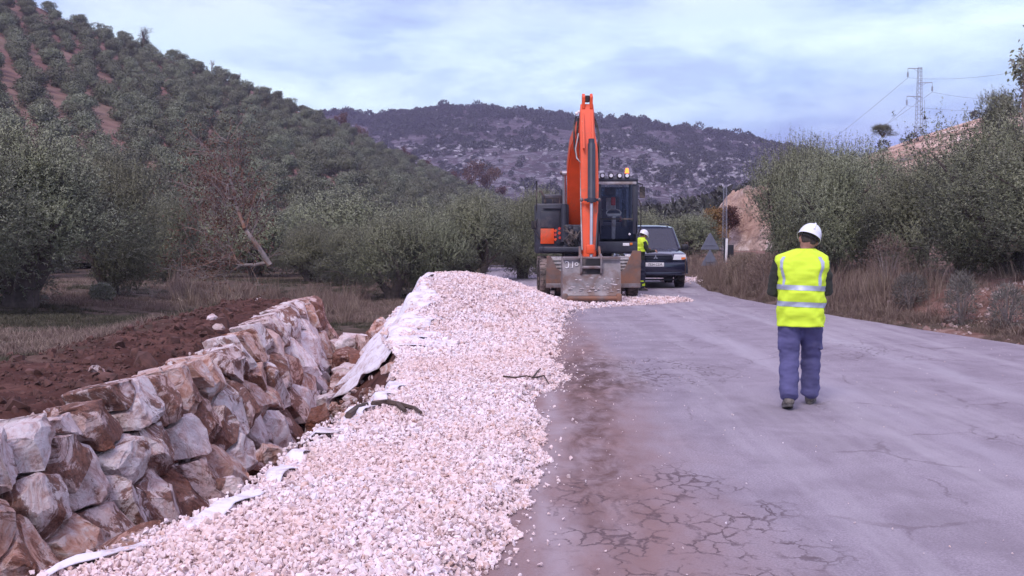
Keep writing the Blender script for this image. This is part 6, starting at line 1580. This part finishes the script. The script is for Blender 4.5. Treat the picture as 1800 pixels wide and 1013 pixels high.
def person(label, loc, rotz, pose, trous, roll=0, scale=1.0, group=None, vbot=None, bands=((1.165, .024), (1.005, .024))):
    t = thing('person', label, 'person', loc, rotz, group, scale)
    P = {k_: Vector(v) for k_, v in pose.items()}
    body = MB()
    # trunk and neck
    hp = P['hip']; ch = P['chest']; nk = P['neck']; hd = P['head']
    limb(body, [hp + Vector((0, 0, -.08)), hp, hp.lerp(ch, .4), hp.lerp(ch, .8), ch, nk + Vector((0, 0, -.06)), nk, nk.lerp(hd, .45)], [(.15, .11), (.165, .12), (.155, .11), (.18, .12), (.19, .12), (.10, .08), (.058, .058), (.056, .058)])
    # head with nose, brow, chin, ears
    f = P['face']; up = (hd - nk).normalized(); f = (f - up * f.dot(up)).normalized(); sd = f.cross(up)
    limb(body, [hd - up * .115 + f * .035, hd - up * .075 + f * .022, hd - up * .02 + f * .010, hd + up * .04, hd + up * .095], [(.040, .045), (.062, .082), (.072, .095), (.076, .098), (.055, .07)], sd, 20)
    limb(body, [hd - up * .002 + f * .095, hd - up * .022 + f * .110, hd - up * .036 + f * .115], [.008, .013, .015], sd, 8)
    for s in (-1, 1): limb(body, [hd + sd * s * .074 - up * .040 - f * .002, hd + sd * s * .084 - up * .010 - f * .006, hd + sd * s * .082 + up * .022 - f * .008], [.009, .015, .011], f, 8)
    limb(body, [hd - up * .062 + f * .088 - sd * .02, hd - up * .062 + f * .094, hd - up * .062 + f * .088 + sd * .02], [.006, .008, .006], up, 6)
    for s in 'LR':
        limb(body, [P['hip' + s], P['knee' + s].lerp(P['hip' + s], .5), P['knee' + s], P['knee' + s].lerp(P['ank' + s], .35), P['ank' + s]], [(.085, .09), (.075, .08), (.056, .06), (.056, .062), (.038, .042)])
        limb(body, [P['ank' + s] + Vector((0, 0, .02)), P['ank' + s] + Vector((0, .02, -.04)), P['toe' + s]], [.038, .040, .03])
        limb(body, [P['sh' + s], P['elb' + s], P['elb' + s].lerp(P['wri' + s], .3), P['wri' + s]], [(.05, .05), (.040, .042), (.040, .040), (.026, .030)], Vector((0, 0, 1)) if abs((P['elb' + s] - P['sh' + s]).z) < .1 else Vector((1, 0, 0)))
        hand(body, P['wri' + s], P['hd' + s], P['pn' + s], .55, 1 if s == 'L' else -1)
    fuse(body, 'body', M_SKIN, t, .0062, 3)
    for s in (-1, 1):
        eye = MB().ball(hd + sd * s * .031 + f * .092 + up * .012, .0115, 2).build('eye', M_WHITE, t); MB().ball(hd + sd * s * .031 + f * .101 + up * .012, .0055, 1).build('iris', M_INK, eye)
    hair = MB(); limb(hair, [hd - up * .050 - f * .035, hd - up * .01 - f * .020, hd + up * .05 - f * .010, hd + up * .09 - f * .01], [(.058, .060), (.078, .085), (.080, .092), (.06, .07)], sd, 18); fuse(hair, 'hair', M_HAIR, t, .009, 2, .004, 30)
    # jacket
    jk = MB(); limb(jk, [hp + Vector((0, 0, -.06)), hp.lerp(ch, .3), hp.lerp(ch, .8), ch + Vector((0, 0, .03)), nk + Vector((0, 0, -.055)), nk + Vector((0, 0, .012))], [(.188, .142), (.185, .138), (.205, .145), (.205, .135), (.12, .10), (.073, .072)])
    for s in 'LR': limb(jk, [P['sh' + s].lerp(ch, .25), P['sh' + s], P['sh' + s].lerp(P['elb' + s], .5), P['elb' + s], P['elb' + s].lerp(P['wri' + s], .5), P['wri' + s]], [.070, .076, .068, .062, .054, .044], Vector((0, 0, 1)) if abs((P['elb' + s] - P['sh' + s]).z) < .1 else Vector((1, 0, 0)))
    fuse(jk, 'jacket', M_JACK, t, .012, 4, .010, 9, 3)
    # trousers
    tr = MB(); limb(tr, [hp + Vector((0, 0, .10)), hp + Vector((0, 0, .02)), hp + Vector((0, 0, -.07))], [(.168, .128), (.182, .142), (.178, .146)])
    for s in 'LR':
        limb(tr, [P['hip' + s] + Vector((0, 0, .03)), P['hip' + s].lerp(P['knee' + s], .35), P['knee' + s] + Vector((0, 0, .03)), P['knee' + s].lerp(P['ank' + s], .3), P['knee' + s].lerp(P['ank' + s], .8), P['ank' + s] + Vector((0, 0, -.015))], [(.104, .125), (.108, .118), (.094, .104), (.094, .106), (.090, .102), (.088, .108)])
        # pocket on the thigh
        o = 1 if s == 'R' else -1; pc = P['hip' + s].lerp(P['knee' + s], .55) + Vector((o * .095, 0, 0)); tr.box(pc, (.03, .15, .17), bev=.01)
    fuse(tr, 'trousers', trous, t, .012, 4, .017, 7, 8)
    # boots
    for s in 'LR':
        a = P['ank' + s]; to = P['toe' + s]; fd = (to - a); fdn = Vector((fd.x, fd.y, 0)).normalized(); th = math.atan2(fdn.x, fdn.y); pit = P['pit' + s].x
        bt = MB(); limb(bt, [(0, 0, .05), (0, 0, -.02), (0, .005, -.06)], [(.052, .058), (.052, .062), (.052, .066)])
        limb(bt, [(0, -.055, -.068), (0, .0, -.056), (0, .08, -.066), (0, .155, -.078), (0, .195, -.086)], [(.044, .030), (.052, .046), (.054, .040), (.052, .030), (.038, .020)])
        b = fuse(bt, 'boot', M_BOOT, t, .009, 3); so = MB().loft([[(x * w_, y * 1.0, z) for x, y in ()] for w_, z in ()]) if False else None
        sp = [(math.cos(q) * (.054 if math.sin(q) > 0 else .046), .065 + math.sin(q) * (.155 if math.sin(q) > 0 else .135)) for q in [2 * PI * i / 24 for i in range(24)]]
        sl = MB().prism(sp, 'z', -.112, -.085).build('sole', M_SOLE, b, bevel=.004)
        b.location = a; b.rotation_euler = (pit, 0, -th)
    # vest
    vz = vbot or hp.z - .105
    rings = [(vz, .226, .172, hp.x, hp.y, 2.6), (vz + .06, .224, .170, hp.x, hp.y, 2.6), (vz + .12 if vbot else vz + .28, .222, .165, hp.x * .5 + ch.x * .5, (hp.y + ch.y) / 2, 2.5), (ch.z - .05, .232, .165, ch.x, ch.y, 2.5), (ch.z + .05, .258, .160, ch.x, ch.y, 2.6), (ch.z + .115, .262, .145, ch.x, ch.y, 2.5), (ch.z + .165, .235, .120, ch.x, ch.y, 2.3),
             (ch.z + .195, .175, .105, nk.x * .4 + ch.x * .6, ch.y, 2.1), (ch.z + .222, .115, .092, nk.x * .7 + ch.x * .3, nk.y * .5 + ch.y * .5, 2.0), (ch.z + .235, .085, .085, nk.x, nk.y, 2.0)]
    vest_mesh(t, rings, 3.3 + loc[0], bands)
    # helmet
    hm = MB(); R0 = []; c = hd + up * .045
    fo = Matrix((sd, f, up)).transposed() @ Matrix.Rotation(R(roll), 3, 'Y')
    for j in range(13):
        a = j / 12 * PI / 2; rr_ = math.cos(a); z_ = math.sin(a)
        R0.append([c + fo @ Vector((math.cos(q) * .110 * (rr_ if j < 12 else .02), math.sin(q) * .135 * (rr_ if j < 12 else .02), z_ * .128)) for q in [2 * PI * i / 36 for i in range(36)]])
    brim = []
    for k_, z_ in ((1.06, -.016), (1.07, -.022), (1.0, -.004)):
        brim.append([c + fo @ Vector((math.cos(q) * .110 * k_, math.sin(q) * .135 * (k_ + (.20 * max(0, math.sin(q)) ** 2 if k_ > 1 else 0)), z_ - .012 * max(0, math.sin(q)))) for q in [2 * PI * i / 36 for i in range(36)]])
    hm.loft([brim[1], brim[0]] + R0, cap=False); h = hm.build('helmet', M_HELM, t, smooth=50); md = h.modifiers.new('t', 'SOLIDIFY'); md.thickness = .004
    rb = MB(); rb.tube([c + fo @ Vector((0, math.cos(a) * .138, math.sin(a) * .132)) for a in [PI * (.08 + .84 * i / 14) for i in range(15)]], [.009] * 15, 6); rb.build('helmet_ridge', M_HELM, h)
    st = MB(); st.tube([c + fo @ Vector((math.cos(q) * .100, math.sin(q) * .115, -.025 - .02 * max(0, -math.sin(q)))) for q in [2 * PI * i / 24 for i in range(25)]], .007, 5, False); st.build('helmet_strap', M_INK, h)
    return t
X0 = (1411 - 900) / FPX * 10.15
pose = dict(hip=(0, .02, .90), chest=(.004, .03, 1.31), neck=(.045, .045, 1.515), head=(.070, .085, 1.625), face=(-.18, 1, -.25),
            hipL=(-.098, .01, .85), kneeL=(-.100, .0, .47), ankL=(-.104, -.17, .135), toeL=(-.12, -.04, .04), pitL=(R(-14), 0, 0),
            hipR=(.100, .03, .85), kneeR=(.112, .19, .48), ankR=(.112, .24, .115), toeR=(.14, .42, .04), pitR=(R(2), 0, 0),
            shL=(-.205, .02, 1.405), elbL=(-.262, .05, 1.12), wriL=(-.14, .28, 1.10), hdL=(.55, .75, .1), pnL=(.6, -.5, .4),
            shR=(.205, .02, 1.405), elbR=(.245, .07, 1.135), wriR=(.05, .30, 1.12), hdR=(-.5, .8, .15), pnR=(-.6, -.5, .4))
person('man in white hard hat and bright yellow vest walking away up the road', (X0, 10.2, 0), R(-13), pose, M_TROU, roll=9)
pose2 = dict(hip=(0, .0, .92), chest=(0, .06, 1.32), neck=(0, .10, 1.50), head=(0, .15, 1.615), face=(.1, 1, -.35),
             hipL=(-.098, 0, .86), kneeL=(-.12, .05, .49), ankL=(-.13, -.01, .115), toeL=(-.16, .17, .04), pitL=(0, 0, 0),
             hipR=(.098, 0, .86), kneeR=(.12, .05, .49), ankR=(.13, .0, .115), toeR=(.17, .17, .04), pitR=(0, 0, 0),
             shL=(-.205, .05, 1.41), elbL=(-.25, .12, 1.14), wriL=(-.20, .38, 1.20), hdL=(.1, 1, .1), pnL=(.7, 0, -.7),
             shR=(.205, .05, 1.41), elbR=(.25, .16, 1.15), wriR=(.16, .42, 1.16), hdR=(-.1, 1, 0), pnR=(-.7, 0, -.7))
w2 = person('worker in yellow vest and white helmet turned towards the dark car', ((1123 - 900) / FPX * 30.9, 30.9, 0), R(-68), pose2, M_TROU2, vbot=1.14, bands=((1.19, .02),))
mb = MB()
for s in (-1, 1): mb.tube([(s * .125 + math.cos(a) * .092, .015 + math.sin(a) * .108, .24) for a in [2 * PI * i / 20 for i in range(21)]], [.05] * 21, 4, False)
mb = None
for s in (-1, 1):
    m2 = MB(); m2.loft([[(s * .125 + math.cos(a) * .094, .02 + math.sin(a) * .112, z) for a in [2 * PI * i / 24 for i in range(24)]] for z in (.14, .22, .30)], cap=False); m2.build('trouser_band', M_HIVIS, w2, smooth=80)
# ================================================================== HAZE
hz = bpy.data.materials.new('haze'); hz.use_nodes = True; hz.node_tree.nodes.clear()
pv = hz.node_tree.nodes.new('ShaderNodeVolumePrincipled'); ho = hz.node_tree.nodes.new('ShaderNodeOutputMaterial'); hz.node_tree.links.new(pv.outputs[0], ho.inputs['Volume'])
pv.inputs['Color'].default_value = (.68, .63, .94, 1); pv.inputs['Density'].default_value = .00036; pv.inputs['Anisotropy'].default_value = .1
mb = MB(); zmax = 0
for o in C.objects:
    if o.type == 'MESH':
        for c in o.bound_box: zmax = max(zmax, (o.matrix_world @ Vector(c)).z)
zmax = max(zmax, 60) + 12
gx = [v.co.x for v in ground.data.vertices]; gy_ = [v.co.y for v in ground.data.vertices]; zmn = min(v.co.z for v in ground.data.vertices)
mx = [v.co for v in mount.data.vertices] + [v.co for v in grove.data.vertices]
X0_, X1_ = min(min(gx), min(c.x for c in mx)) - 5, max(max(gx), max(c.x for c in mx)) + 5; Y0_, Y1_ = min(gy_) - 5, max(max(gy_), max(c.y for c in mx)) + 5
mb.box(((X0_ + X1_) / 2, (Y0_ + Y1_) / 2, (zmax + min(zmn, min(c.z for c in mx)) - 1) / 2), (X1_ - X0_, Y1_ - Y0_, zmax - min(zmn, min(c.z for c in mx)) + 1))
haze = mb.build('haze', hz); tag(haze, 'thin bluish air over the whole valley', None, None, 'stuff')
print('haze top', zmax, 'rows', Y1_)
